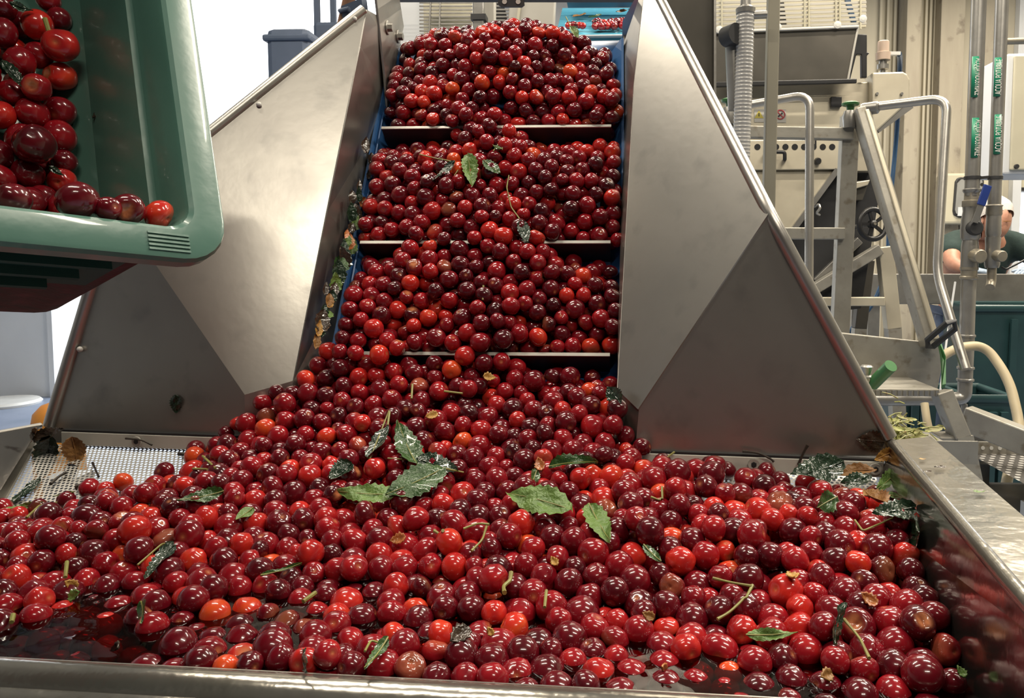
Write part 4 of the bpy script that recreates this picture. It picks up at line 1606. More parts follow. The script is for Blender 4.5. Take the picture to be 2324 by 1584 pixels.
leaf((396, 1240), (328, 1318), 0.34, 'leaf_dark', 'dark curled leaf with a withered yellow stalk at the left of the heap', seed=24, stalk=[(370, 1232), (312, 1282)], fold=0.5, lift=0.012)
leaf((590, 1310), (684, 1282), 0.16, 'leaf', 'thin rolled green leaf in a hollow of the heap', seed=25, fold=0.9, lift=0.012)
leaf((355, 1350), (354, 1398), 0.52, 'leaf', 'short green scrap of leaf standing out of the juice', seed=26, nrm=V((0, -1, 0.1)), serr=0.1, lift=0.012)
leaf((880, 1455), (826, 1524), 0.24, 'leaf', 'twisted green leaf with a looping stalk close to the front rim', seed=27, stalk=[(868, 1462), (842, 1452), (828, 1478)], fold=0.4, lift=0.012)
leaf((670, 1465), (672, 1518), 0.30, 'leaf_dark', 'dark narrow leaf standing upright close to the front rim', seed=28, nrm=V((0.7, -0.7, 0.1)), lift=0.014)
leaf((1424, 918), (1392, 880), 0.80, 'leaf_dark', 'dark leaf lodged where the right wing plate meets the heap', seed=29, nrm=V((-0.4, -0.9, 0.2)), lift=0.014)
leaf((1462, 1240), (1502, 1278), 0.36, 'leaf', 'ragged light green leaf scrap lying on the right half of the heap', seed=30, lift=0.012)
leaf((1215, 1065), (1205, 1100), 0.5, 'leaf', 'small green leaf tucked under a cherry in the middle of the heap', seed=31, lift=0.010, nrm=V((0.4, -0.9, 0.1)))
leaf((1062, 352), (1072, 428), 0.42, 'leaf_light', 'bright green folded leaf hanging on the cherries of the second cleat', seed=32, fold=0.6, stalk=[(1030, 405)], lift=0.016, nrm=V((0.2, -0.9, 0.3)))
leaf((1098, 372), (1136, 402), 0.62, 'leaf', 'small dark green leaf beside the bright folded leaf on the belt', seed=33, lift=0.014)
leaf((1035, 380), (985, 425), 0.30, 'leaf_dark', 'shrivelled dark leaf with thin stalks on the belt', seed=34, stalk=[(1000, 368), (950, 355)], lift=0.014)
leaf((1182, 505), (1196, 556), 0.5, 'leaf_dark', 'dark leaf on a long pale curved stalk on the belt', seed=35, stalk=[(1160, 470), (1150, 425), (1155, 398)], lift=0.016, nrm=V((0.2, -0.9, 0.3)))
leaf((1140, 345), (1118, 335), 0.5, 'leaf', 'little green leaf tuft on the belt under the upper cleat', seed=36, stalk=[(1145, 308), (1120, 348)], lift=0.014)
leaf((1296, 62), (1312, 88), 0.5, 'leaf_light', 'crumpled leaf with white glints on the crest of the belt heap', seed=37, stalk=[(1284, 38)], lift=0.03, fold=0.7)
# leaves off the heap
leaf((30, 1140), (92, 1085), 0.42, 'leaf_dark', 'torn wet leaf lying on the left of the perforated sheet', seed=40, surf=lambda x, y: PL(x, y, PO + PN * 0.004, PN), nrm=PN, curl=0.02, fold=0.05)
leaf((170, 1118), (120, 1128), 0.3, 'leaf', 'green leaf edge showing under cherries at the left of the tray', seed=41, surf=lambda x, y: PL(x, y, PO + PN * 0.018, PN))
leaf((0, 1160), (100, 1142), 0.20, 'leaf_light', 'pale leaf at the far left edge of the heap', seed=42, surf=lambda x, y: PL(x, y, PO + PN * 0.018, PN))
leaf((398, 896), (400, 938), 0.80, 'leaf_dark', 'ragged dark leaf stuck flat on the left triangle plate', seed=43, surf=lambda x, y: PL(x, y, PT - NT * 0.002, NT), nrm=-NT, curl=0.0, fold=0.02, serr=1.6)
leaf((2008, 1002), (1944, 998), 0.85, 'leaf_rot', 'black wet leaf in the lower corner of the right triangle plate', seed=44, surf=lambda x, y: PL(x, y, PT - NT * 0.003, NT), nrm=-NT, curl=0.02, fold=0.05)
leaf((2032, 1022), (1984, 1044), 0.62, 'leaf_yellow', 'crumpled yellow-brown leaf over the washer in the right corner', seed=45, surf=lambda x, y: PL(x, y, OB + UP * ZBAR - E2 * 0.016, E2), nrm=-E2 + UP * 0.3, fold=0.4, curl=0.4)
leaf((118, 985), (96, 1085), 0.55, 'leaf_dark', 'cupped dark leaf at the bottom of the clump in the left corner', seed=46, surf=cor(0.02), nrm=V((0.3, -0.9, 0.2)), fold=0.5, curl=0.3)
leaf((165, 990), (178, 1060), 0.75, 'leaf_dry', 'brown mouldy leaf on the clump in the left corner', seed=47, surf=cor(0.03), nrm=V((0.2, -0.9, 0.3)), fold=0.3, curl=0.3)
leaf((180, 1058), (140, 1092), 0.70, 'leaf_rot', 'dark brown withered leaf below the mouldy one in the left corner', seed=48, surf=cor(0.04), nrm=V((0, -0.9, 0.4)), fold=0.4, curl=0.3)
leaf((78, 1000), (150, 975), 0.42, 'leaf_rot', 'reddish black shrivelled leaf on top of the clump in the left corner', seed=49, surf=cor(0.022), nrm=V((0, -0.8, 0.6)), fold=0.5)
leaf((90, 972), (70, 1010), 0.42, 'leaf_dry', 'curled tan leaf scrap between the left rim and the clump', seed=50, surf=cor(0.02), fold=0.8, curl=0.5)
leaf((2, 140), (72, 216), 0.36, 'leaf_dark', 'wet dark leaf with a pale glossy fold among the crate cherries', seed=51, surf=lambda x, y: PL(x, y, crate_pt(0, 0, -CDEP + 0.050), CN), nrm=CN, fold=0.4)
leaf((20, 8), (74, 26), 0.5, 'leaf_dark', 'dark leaf above the cherries at the top of the crate', seed=52, surf=lambda x, y: PL(x, y, crate_pt(0, 0, -CDEP + 0.045), CN), nrm=CN)
leaf((258, 232), (208, 270), 0.36, 'leaf_rot', 'withered olive leaf stuck to the inside wall of the crate', seed=53, surf=lambda x, y: PL(x, y, crate_pt(0, 0, -0.105), CN), nrm=CN, fold=0.3)
leaf((110, 378), (145, 400), 0.5, 'leaf_dark', 'small dark leaf pasted on a cherry low in the crate', seed=54, surf=lambda x, y: PL(x, y, crate_pt(0, 0, -CDEP + 0.046), CN), nrm=CN)

# leaf litter wedged between the left side wall and the belt
lit = [(800, 445, 'leaf_rot'), (795, 480, 'leaf_dark'), (805, 505, 'leaf_light'), (786, 530, 'skin_bit'), (792, 548, 'skin_bit'), (778, 565, 'leaf_dark'), (800, 560, 'leaf_light'), (770, 600, 'leaf'), (785, 590, 'leaf_dark'),
       (760, 640, 'leaf_light'), (772, 625, 'leaf'), (752, 672, 'leaf_dark'), (748, 690, 'leaf_yellow'), (742, 712, 'leaf_light'), (733, 735, 'leaf_dry'), (726, 752, 'leaf_dark'), (718, 770, 'leaf_dry'), (738, 655, 'leaf_rot'),
       (836, 395, 'leaf_rot'), (842, 360, 'leaf_rot'), (828, 330, 'leaf_rot'), (815, 420, 'leaf_rot'), (820, 460, 'skin_bit'), (812, 440, 'leaf_dark'), (798, 515, 'leaf_rot'), (788, 545, 'leaf_light'), (775, 585, 'leaf_rot'), (765, 615, 'leaf_dark'), (758, 655, 'leaf_rot'), (745, 680, 'leaf_dry'), (735, 705, 'leaf_dark'), (728, 728, 'leaf_rot'), (722, 745, 'leaf_yellow'), (808, 485, 'leaf_rot'), (845, 375, 'leaf_dark')]
g_ = random.Random(3)
names = {'leaf_rot': 'blackened', 'leaf_dark': 'dark green', 'leaf_light': 'pale green', 'skin_bit': 'reddish', 'leaf': 'green', 'leaf_yellow': 'yellow', 'leaf_dry': 'brown'}
for k, (x, y, mt) in enumerate(lit):
    n_b = V((0.75, -0.55, 0.35))
    c = PX_(x, y, XLB + 0.006)
    L = g_.uniform(0.018, 0.034)
    d_ = (BT * g_.uniform(0.5, 1) + V((0, g_.uniform(-.4, .4), g_.uniform(-.4, .4)))).normalized()
    v, f, rib = leaf_geo(L, L * g_.uniform(0.4, 0.8), g_.uniform(0.2, 0.8), g_.uniform(-.5, .5), 1, 60 + k, 8, 4)
    o = MB().add(place(v, c - d_ * L / 2, c + d_ * L / 2, n_b), f, True).build('leaf_scrap', mt)
    tag(o, '%s leaf scrap lodged between the left side wall and the belt' % names[mt], 'leaf', '%s leaf scraps lodged beside the belt' % names[mt])

# loose stalks on the heap
def stalk(pix, label, mat='stem', r=0.0010, surf=None, lift=0.014, group=None, name='cherry_stalk'):
    sf = surf or (lambda x, y: top_surface(x, y, lift))
    q = arc([sf(*c) for c in pix], 0.006, 4)
    if surf is None:
        q = push_out(q, r)
    rs = [r * (1.0 + (0.4 if i == 0 else 0) + (0.3 if i == len(q) - 1 else 0)) for i in range(len(q))]
    o = MB().tube(q, rs, 7).build(name, mat)
    return tag(o, label, 'stalk' if 'twig' not in name else 'twig', group)


stalk([(1618, 1312), (1660, 1322), (1706, 1330)], 'straight green stalk joining a bent one on the right of the heap')
stalk([(1708, 1328), (1685, 1362), (1655, 1390), (1628, 1405)], 'long bent green stalk on the right of the heap')
stalk([(1915, 1405), (1945, 1440), (1972, 1480)], 'straight tan stalk pointing down the heap at the right')
stalk([(1475, 1062), (1505, 1045), (1530, 1026)], 'yellowish stalk crossing a cherry below the right clamp bar')
stalk([(1110, 1190), (1085, 1187), (1052, 1200)], 'yellow-green forked stalk in the middle of the heap')
stalk([(1104, 1195), (1095, 1225), (1070, 1250)], 'green stalk falling from the forked one in the middle')
stalk([(1160, 1300), (1158, 1318), (1142, 1330), (1145, 1345)], 'withered yellow stalk below an orange cherry', r=0.0016)
stalk([(1478, 1128), (1500, 1130), (1528, 1116)], 'green stalk with a bud on the right of the heap')
stalk([(986, 1205), (998, 1212), (1012, 1222)], 'short pale stalk beside an orange cherry', r=0.0013)
stalk([(1098, 650), (1094, 690)], 'short green stalk standing on a bright cherry of the belt')
stalk([(936, 872), (934, 905)], 'short yellow stalk upright at the foot of the belt')
stalk([(1008, 888), (1050, 893)], 'short yellow stalk lying level at the foot of the belt')
stalk([(884, 935), (880, 965)], 'brownish stalk rising behind the knot of leaves')
stalk([(152, 1275), (148, 1310)], 'short green stalk at the far left of the heap', r=0.0013)
stalk([(30, 1395), (26, 1412)], 'stubby green stalk at the far left in the juice', r=0.0014)
stalk([(716, 1345), (688, 1365)], 'stubby green stalk on a dark cherry at the left front', r=0.0014)
stalk([(460, 1035), (495, 1062)], 'yellowish stalk below the left clamp bar')
stalk([(60, 1175), (100, 1150), (130, 1140)], 'long green stalk at the far left edge of the heap')
stalk([(440, 1065), (475, 1072)], 'pale stalk lying at the edge of the perforated sheet')
stalk([(1240, 1340), (1236, 1378)], 'fine pale stalk in the wet middle front')
stalk([(575, 1475), (596, 1520)], 'small dark stalk by the front rim', mat='stem_dark') if False else None
pf = lambda x, y: PL(x, y, PO + PN * 0.005, PN)
stalk([(210, 1050), (218, 1068), (224, 1082)], 'thin dark twig on the left of the perforated sheet', 'stem_dark', 0.0011, pf, name='dark_twig')
stalk([(172, 1106), (212, 1098)], 'thick dark twig on the perforated sheet next to the cherries', 'stem_dark', 0.0026, pf, name='dark_twig')
stalk([(115, 1098), (132, 1082), (150, 1072)], 'knobbly dark twig under the clump of leaves', 'stem_dark', 0.0016, pf, name='dark_twig')
stalk([(405, 1030), (440, 1035)], 'flat dark twig at the edge of the left cherries', 'stem_dark', 0.0016, pf, name='dark_twig')
pbk = lambda x, y: PL(x, y, OB + UP * ZBAR - E2 * 0.012, E2)
stalk([(1685, 1024), (1722, 1028), (1750, 1042), (1756, 1048)], 'black curved twig by the middle washer of the right clamp bar', 'stem_dark', 0.0012, pbk, name='dark_twig')
stalk([(1833, 1010), (1822, 1030), (1812, 1055)], 'black slanting twig across the right clamp bar', 'stem_dark', 0.0014, pbk, name='dark_twig')
stalk([(285, 995), (320, 998), (345, 1010)], 'black curved twig above the left clamp bar', 'stem_dark', 0.0010, pbk, name='dark_twig')
stalk([(203, 90), (112, 60)], 'x', 'stem') if False else None
pcr = lambda x, y: PL(x, y, crate_pt(0, 0, -CDEP + 0.055), CN)
stalk([(102, 42), (112, 74)], 'short pale stalk among the crate cherries', 'stem', 0.0014, pcr)

# withered scraps of flesh and leaf on the heap
for k, (x, y, sz, mt, lb) in enumerate(((980, 945, 30, 'leaf_yellow', 'orange flake of leaf at the foot of the belt'), (1110, 858, 30, 'leaf_yellow', 'tan dry leaf flake below the third cleat'),
        (1800, 1310, 32, 'leaf_yellow', 'yellow ochre scrap on the right of the heap'), (1970, 1360, 38, 'skin_bit', 'orange piece of torn cherry flesh at the right'), (1870, 1535, 36, 'leaf_dry', 'brown wet scrap floating near the front right'),
        (1470, 1398, 30, 'leaf_dry', 'lumpy olive brown scrap in the wet middle'), (1040, 1445, 55, 'leaf_rot', 'large dark mouldy scrap in the wet middle front'), (1112, 1432, 22, 'leaf_yellow', 'small bright yellow scrap by the mouldy one'),
        (1258, 1275, 26, 'leaf_yellow', 'tiny torn yellow scrap in the middle of the heap'), (160, 1325, 26, 'leaf_yellow', 'orange-yellow scrap at the left of the heap'), (175, 1350, 30, 'leaf_light', 'twisted yellow-green scrap at the left of the heap'),
        (1500, 1515, 30, 'skin_bit', 'orange translucent scrap by the front rim'), (270, 1545 - 75, 26, 'leaf_rot', 'dark husk floating in the open juice'), (1225, 1055, 34, 'skin_bit', 'tan hollow cherry stone end in the middle of the heap'),
        (2180, 1525, 24, 'leaf_light', 'pale green scrap near the right wall at the front'), (905, 1225, 36, 'skin_bit', 'clear torn cherry skin standing up in the middle'), (2048, 1172, 30, 'skin_bit', 'pale ring of cherry flesh by the right wall'))):
    c = top_surface(x, y, 0.014)
    L = sz / FPX * (c - CAMPOS).length
    d_ = V((g_.uniform(-1, 1), g_.uniform(-.4, .4), g_.uniform(-.2, .5))).normalized()
    v, f, rib = leaf_geo(L, L * 0.8, 0.6, 0.7, 1.5, 200 + k, 9, 5)
    o = MB().add(place(v, c - d_ * L / 2, c + d_ * L / 2, CAMN), f, True).build('withered_scrap', mt)
    o.modifiers.new('thick', 'SOLIDIFY').thickness = 0.0012
    tag(o, lb, 'scrap')
# two dark bits and an orange ring on the right rim
for k, (x, y, sz, mt, lb) in enumerate(((2135, 1062, 26, 'leaf_rot', 'black wet scrap on top of the right rim'), (2105, 1072, 20, 'leaf_rot', 'small black star-shaped scrap on the right rim'), (2095, 1043, 16, 'leaf_yellow', 'orange flake on the right rim'), (2225, 1118, 26, 'leaf_light', 'pale wet flake on the right rim'))):
    c = PZ(x, y, ZR + 0.002)
    L = sz / FPX * (c - CAMPOS).length
    v, f, rib = leaf_geo(L, L * 0.6, 0.3, 0.4, 1.5, 300 + k, 8, 4)
    o = MB().add(place(v, c - V((L / 2, 0, 0)), c + V((L / 2, 0.002, 0)), UP), f, True).build('withered_scrap', mt)
    tag(o, lb, 'scrap')

# ================================================================== BACKGROUND, RIGHT: DESTEMMER
YM = 3.0
mch = thing('destemming_machine', 'pale stainless destemming machine with a dark sloping feed panel and slatted guard', 'machine', (P(1800, 400, YM).x, YM + 0.2, 0))


def mp(name, pix, mat, d=YM, t_=0.02, bevel=0.003, par=None):
    m_ = MB()
    pplate(m_, pix, d, t_)
    return m_.build(name, mat, par or mch, bevel=bevel)


mp('body_panel', [(1600, 192), (1985, 186), (1985, 388), (1600, 392)], 'stainless_light', YM, 0.45)
mp('feed_panel', [(1600, 76), (1950, 60), (1926, 184), (1600, 194)], 'dark_panel', YM - 0.06, 0.015)
mp('hole_strip', [(1600, 186), (1945, 178), (1945, 188), (1600, 198)], 'black', YM - 0.08, 0.015)
mp('panel_rail', [(1600, 70), (1950, 56), (1950, 62), (1600, 76)], 'white', YM - 0.075, 0.01)
mp('edge_strip', [(1945, 62), (1950, 62), (1927, 182), (1922, 182)], 'far_grey', YM - 0.065, 0.01, 0.001)
for x, y in ((1632, 68), (1765, 62), (1900, 57), (1958, 43)):
    MB().lathe(P(x, y, YM - 0.07), (0, -1, 0), [(0, 0.0135), (0.006, 0.0135), (0.008, 0.006)], 20).build('guard_bolt', 'white', mch)
mp('guard_back', [(1600, -60), (1966, -60), (1966, 62), (1600, 74)], 'cream_paint', YM + 0.10, 0.01)
mp('guard_opening', [(1764, -60), (1772, -60), (1786, 58), (1764, 58)], 'black', YM + 0.095, 0.01)
mp('guard_opening', [(1900, -60), (1915, -60), (1945, 50), (1932, 50)], 'blue_hose', YM + 0.095, 0.01)
for k in range(10):
    y = 55 - k * 9.5
    MB().bar(P(1600, y + 10, YM - 0.01), P(1966, y - 2, YM - 0.01), 0.006, 0.008).build('slat', 'far_grey', mch)
for x in (1638, 1826, 1836, 1897, 1906, 1953):
    MB().cyl(P(x, -60, YM - 0.018), P(x, 66, YM - 0.018), 0.004, 8).build('guard_rod', 'cream_paint', mch)
mp('side_bracket', [(1944, 76), (1968, 78), (1968, 118), (1974, 120), (1968, 126), (1968, 176), (1955, 176), (1955, 124), (1944, 124), (1930, 180), (1930, 150)], 'black', YM - 0.03, 0.02)
mp('gear_cover', [(1980, 164), (2050, 162), (2060, 168), (2066, 180), (2066, 222), (2058, 236), (1988, 300), (1980, 300)], 'stainless_light', YM - 0.05, 0.10, 0.008)
MB().bar(P(1985, 296, YM - 0.02), P(2062, 240, YM - 0.02), 0.05, 0.03).build('cover_edge', 'galv', mch)
for x, y in ((1990, 213), (2046, 213)):
    MB().lathe(P(x, y, YM - 0.052), (0, -1, 0), [(0, 0.006), (0.006, 0.005)], 12).build('cover_bolt', 'galv', mch)
mp('switch', [(1886, 219), (1911, 219), (1911, 242), (1886, 242)], 'black', YM - 0.02, 0.02)
# warning stickers
st = mp('warning_sticker', [(1712, 248), (1734, 248), (1734, 277), (1712, 277)], 'sticker', YM - 0.003, 0.003, 0)
mp('warning_triangle', [(1722.5, 250), (1733, 268), (1712.5, 268)], 'ink_yellow', YM - 0.0045, 0.0015, 0, st)
MB().bar(P(1722.5, 256, YM - 0.0055), P(1722.5, 264, YM - 0.0055), 0.003, 0.001, (0, 1, 0)).build('exclamation_mark', 'black', st)
st = mp('warning_sticker', [(1758, 248), (1784, 248), (1784, 278), (1758, 278)], 'sticker', YM - 0.003, 0.003, 0)
ring = [P(1771 + 10.2 * math.cos(a), 260 + 10.2 * math.sin(a), YM - 0.005) for a in [2 * math.pi * k / 24 for k in range(24)]]
MB().tube(ring, 0.0022, 6, closed=True).build('red_ring', 'ink_red', st)
MB().bar(P(1764, 253, YM - 0.005), P(1778, 267, YM - 0.005), 0.0035, 0.002, (0, 1, 0)).build('red_bar', 'ink_red', st)
MB().bar(P(1766, 265, YM - 0.004), P(1776, 256, YM - 0.004), 0.006, 0.001, (0, 1, 0)).build('hand_mark', 'dark_gap', st)
mp('hole_panel', [(1700, 318), (1925, 316), (1925, 384), (1700, 386)], 'stainless_light', YM - 0.03, 0.03)
for k in range(9):
    MB().lathe(P(1719 + k * 21.2, 333.5, YM - 0.0305), (0, -1, 0), [(0, 0.0115), (0.0006, 0.0115)], 20).build('round_hole', 'black', mch)
hd = arc([P(1740, 345, YM - 0.03), P(1740, 345, YM - 0.07), P(1781, 345, YM - 0.07), P(1781, 362, YM - 0.07), P(1781, 362, YM - 0.03)], 0.01)
MB().tube(hd, 0.007, 10).build('handle', 'black', mch)
MB().lathe(P(1853, 367, YM - 0.03), (0, -1, 0), [(0, 0.012), (0.02, 0.014), (0.03, 0.010)], 10).build('star_knob', 'black', mch)
mp('slot', [(1849, 318), (1853, 318), (1853, 336), (1849, 336)], 'black', YM - 0.031, 0.002, 0)
mp('chute_plate', [(1700, 389), (1893, 388), (1775, 548), (1700, 560)], 'stainless_light', YM - 0.01, 0.02)
MB().bar(P(1898, 386, YM - 0.01), P(1778, 550, YM - 0.01), 0.02, 0.04, (0, 1, 0)).build('chute_edge', 'galv', mch)
mp('waste_box', [(1790, 392), (2002, 384), (1992, 470), (1955, 700), (1790, 720)], 'dark_gap', YM + 0.06, 0.3)
mp('discharge_box', [(1936, 412), (1972, 408), (1966, 432), (1958, 455), (1936, 455)], 'dark_panel', YM + 0.01, 0.1)
mp('discharge_lid', [(1930, 415), (1975, 408), (1970, 420), (1930, 432)], 'stainless_light', YM - 0.005, 0.05)
hk = arc([P(1848, 470, YM - 0.02), P(1858, 462, YM - 0.03), P(1862, 472, YM - 0.04), P(1852, 484, YM - 0.03), P(1860, 488, YM - 0.02)], 0.01)
MB().tube(hk, 0.005, 8).build('toggle_latch', 'tube', mch)
# light trapezoid legs and braces of its stand
for a, b, w, d_ in (((2006, 560), (2026, 745), 0.055, 0.02), ((1968, 590), (1950, 745), 0.05, 0.3), ((1700, 600), (1700, 745), 0.05, 0.1)):
    MB().bar(P(*a, YM + d_), P(*b, YM + d_), w, 0.05, (0, 1, 0)).build('stand_leg', 'stainless_light' if d_ < 0.05 else 'dark_panel', mch, bevel=0.003)
    q = P(*b, YM + d_)
    MB().bar(q, V((q.x + (P(*b, YM + d_) - P(*a, YM + d_)).x * 2.0, q.y, 0)), 0.05, 0.05, (0, 1, 0)).build('stand_leg', 'aluminium', mch)
MB().bar(P(1850, 684, YM - 0.02), P(2006, 684, YM - 0.02), 0.03, 0.034, (0, 0, 1)).build('stand_rail', 'stainless_light', mch, bevel=0.003)
MB().bar(P(1840, 660, YM + 0.0), P(1996, 565, YM + 0.0), 0.04, 0.05, (0, 1, 0)).build('stand_brace', 'aluminium', mch, bevel=0.003)
MB().bar(P(1850, 640, YM + 0.05), P(1950, 545, YM + 0.05), 0.03, 0.03, (0, 1, 0)).build('stand_brace', 'galv', mch, bevel=0.003)
# air regulator on top of the gear cover
prf = [(0, 0.012), (0.02, 0.012), (0.022, 0.026), (0.05, 0.026), (0.052, 0.018), (0.07, 0.018), (0.075, 0.032), (0.12, 0.034), (0.13, 0.026), (0.18, 0.026), (0.19, 0.022)]
q = P(2003, 166, YM)
r1 = MB().lathe(q, UP, [(h * 0.62, r * 0.82) for h, r in prf[:7]], 20).build('valve_body', 'galv', mch)
MB().lathe(q + UP * 0.046, UP, [(h * 0.62, r * 0.80) for h, r in ((0, 0.032), (0.045, 0.034), (0.05, 0.026), (0.11, 0.026), (0.115, 0.022))], 20).build('valve_head', 'pink_cap', mch)
MB().bar(P(2016, 122, YM), P(2042, 122, YM), 0.02, 0.012).build('valve_arm', 'white', mch)

# black handwheel on its own stand brace
hwc = P(1981, 509, YM - 0.13)
hw_ = thing('handwheel', 'black five-spoked handwheel beside the steep ladder stile', 'handwheel', tuple(hwc))
wax = V((0.25, -1, 0.05)).normalized()
wu = UP - wax * wax.z; wu.normalize(); ww = wax.cross(wu)
RW = 33 / FPX * (YM - 0.13)
MB().tube([hwc + (wu * math.cos(a) + ww * math.sin(a)) * RW for a in [2 * math.pi * k / 32 for k in range(32)]], 0.0095, 10, closed=True).build('rim', 'black', hw_)
for k in range(5):
    a = 2 * math.pi * k / 5 + 0.3
    d_ = wu * math.cos(a) + ww * math.sin(a)
    MB().bar(hwc, hwc + d_ * RW, 0.011, 0.008, wax).build('spoke', 'black', hw_)
hb = MB().lathe(hwc - wax * 0.012, wax, [(0, 0.016), (0.022, 0.014), (0.026, 0.008)], 16).build('hub', 'black', hw_)
MB().lathe(hwc + wax * 0.014, wax, [(0, 0.006), (0.003, 0.005)], 12).build('hub_screw', 'brass', hw_)
MB().cyl(hwc, hwc - wax * 0.14, 0.009, 10).build('shaft', 'galv', hw_)

# blue air hose hanging behind the ladder
hz = [P(2040, 122, YM), P(2043, 134, YM + 0.16), P(2036, 300, 3.6), P(2018, 480, 3.55), P(2015, 600, 3.5), P(1985, 690, 3.46), P(1920, 758, 3.44)]
hz.append(V((hz[-1].x - 0.10, 3.44, 0.012)))
hz = arc(hz, 0.2, 8)
tag(MB().tube(hz, 0.010, 10).build('air_hose', 'blue_hose'), 'thin blue air hose hanging down behind the ladder', 'hose')

# ribbed hose and the grey-beige post in front of the machine
DH = 2.0
rp_ = thing('ribbed_hose', 'ribbed grey suction hose hanging in front of the machine', 'hose', tuple(P(1690, 420, DH)))
hpts = arc([P(1692, 22, DH), P(1690, 120, DH), P(1684, 300, DH), P(1678, 450, DH), P(1676, 620, DH)], 0.05, 5)
fine = []
for i in range(len(hpts) - 1):
    for k in range(5):
        fine.append(hpts[i] + (hpts[i + 1] - hpts[i]) * (k / 5))
fine.append(hpts[-1])
tot = 0.0
path_, rad_ = [], []
L_ = [0]
for i in range(1, len(fine)):
    L_.append(L_[-1] + (fine[i] - fine[i - 1]).length)
nst = int(L_[-1] / 0.003)
for k in range(nst):
    s_ = L_[-1] * k / (nst - 1)
    i = max(0, min(len(L_) - 2, int(np.searchsorted(L_, s_)) - 1))
    tt = (s_ - L_[i]) / max(1e-9, L_[i + 1] - L_[i])
    path_.append(fine[i] + (fine[i + 1] - fine[i]) * tt)
    rad_.append(0.0215 + 0.0012 * (1 if k % 3 == 0 else 0))
MB().tube(path_, rad_, 18).build('hose_body', 'hose_pvc', rp_)
MB().lathe(P(1692, 24, DH) - UP * 0.008, UP, [(0, 0.0235), (0.012, 0.0245), (0.02, 0.014), (0.06, 0.011), (0.3, 0.011)], 20).build('hose_clamp', 'galv', rp_)
elb = arc([P(1668, 250, DH + .02), P(1662, 110, DH + .02), P(1664, 75, DH + .02), P(1688, 66, DH + .02)], 0.03)
MB().tube(elb, 0.018, 14).build('branch_pipe', 'galv', rp_)
MB().lathe(P(1660, 80, DH + .0), V((0.5, -0.8, 0)), [(-0.02, 0.026), (0.02, 0.026)], 18).build('branch_ring', 'dark_gap', rp_)
MB().cyl(P(1700, 35, DH), P(1740, 33, DH), 0.010, 12).build('hose_arm', 'galv', rp_)

pst = thing('machine_post', 'flat grey-beige steel post rising beside the ribbed hose', 'post', (P(1745, 400, 2.05).x, 2.05, 0))
a, b = P(1757, -80, 2.05), P(1741, 600, 2.05)
lowp = b + (b - a) * ((b.z) / (a.z - b.z))
MB().bar(lowp, a, 0.030, 0.03, (0, 1, 0)).build('upright', 'post', pst, bevel=0.003)
MB().box((lowp.x - 0.05, lowp.y - 0.05, 0), (lowp.x + 0.05, lowp.y + 0.05, 0.012)).build('foot_plate', 'post', pst)

# ================================================================== BACKGROUND, RIGHT: PLATFORM LADDER
YL = 2.35
lad = thing('platform_ladder', 'worn aluminium platform ladder with tubular handrails and green caps', 'ladder', (P(2000, 700, YL).x, YL, 0))


def lbar(a, b, da, db, w, h, name, mat='aluminium', up=(0, 1, 0)):
    return MB().bar(P(*a, da), P(*b, db), w, h, up).build(name, mat, lad, bevel=0.003)


def to_floor(a, b, da, db, w, h, name):
    p, q = P(*a, da), P(*b, db)
    d_ = (q - p).normalized()
    e = q + d_ * (q.z / -d_.z) if d_.z < -0.1 else q
    return MB().bar(p, e, w, h, (0, 1, 0)).build(name, 'aluminium', lad, bevel=0.003)


to_floor((1929, 262), (1906, 742), YL + 0.04, YL + 0.04, 0.050, 0.04, 'stile')
to_floor((1665, 250), (1670, 740), YL + 0.04, YL + 0.04, 0.050, 0.04, 'stile')
lbar((1952, 250), (2112, 784), YL - 0.02, YL - 0.17, 0.038, 0.06, 'stile')
lbar((1966, 250), (2124, 770), YL - 0.045, YL - 0.195, 0.014, 0.02, 'stile_flange', 'stainless_light')
lbar((1660, 300), (1935, 305), YL + 0.02, YL + 0.02, 0.035, 0.035, 'cross_rail', up=(0, 0, 1))
lbar((1660, 530), (1915, 530), YL + 0.02, YL + 0.02, 0.035, 0.035, 'cross_rail', up=(0, 0, 1))
rail = arc([P(1660, 262, YL), P(1660, 246, YL), P(1838, 214, YL - 0.06), P(1836, 640, YL - 0.10)], 0.045, 8)
MB().tube(rail, 0.0125, 14).build('handrail', 'tube', lad)
rail = arc([P(1955, 246, YL - 0.02), P(2150, 222, YL - 0.15), P(2126, 622, YL - 0.22), P(2192, 838, YL - 0.34)], 0.045, 8)
MB().tube(rail, 0.0125, 14).build('handrail', 'tube', lad)
MB().lathe(P(1975, 246, YL - 0.04), (P(2150, 222, YL - 0.15) - P(1975, 246, YL - 0.04)), [(-0.02, 0.018), (0.02, 0.018), (0.024, 0.014)], 14).build('rail_socket', 'galv', lad)
for x, y in ((1656, 236), (1930, 244)):
    c = P(x, y, YL)
    MB().lathe(c - UP * 0.008, UP, [(0, 0.010), (0.010, 0.012), (0.014, 0.024), (0.020, 0.026), (0.024, 0.018)], 20).build('clamp_knob', 'green_plastic', lad)
    MB().lathe(c - UP * 0.06, UP, [(0, 0.020), (0.03, 0.024), (0.05, 0.018)], 16).build('clamp_socket', 'galv', lad)
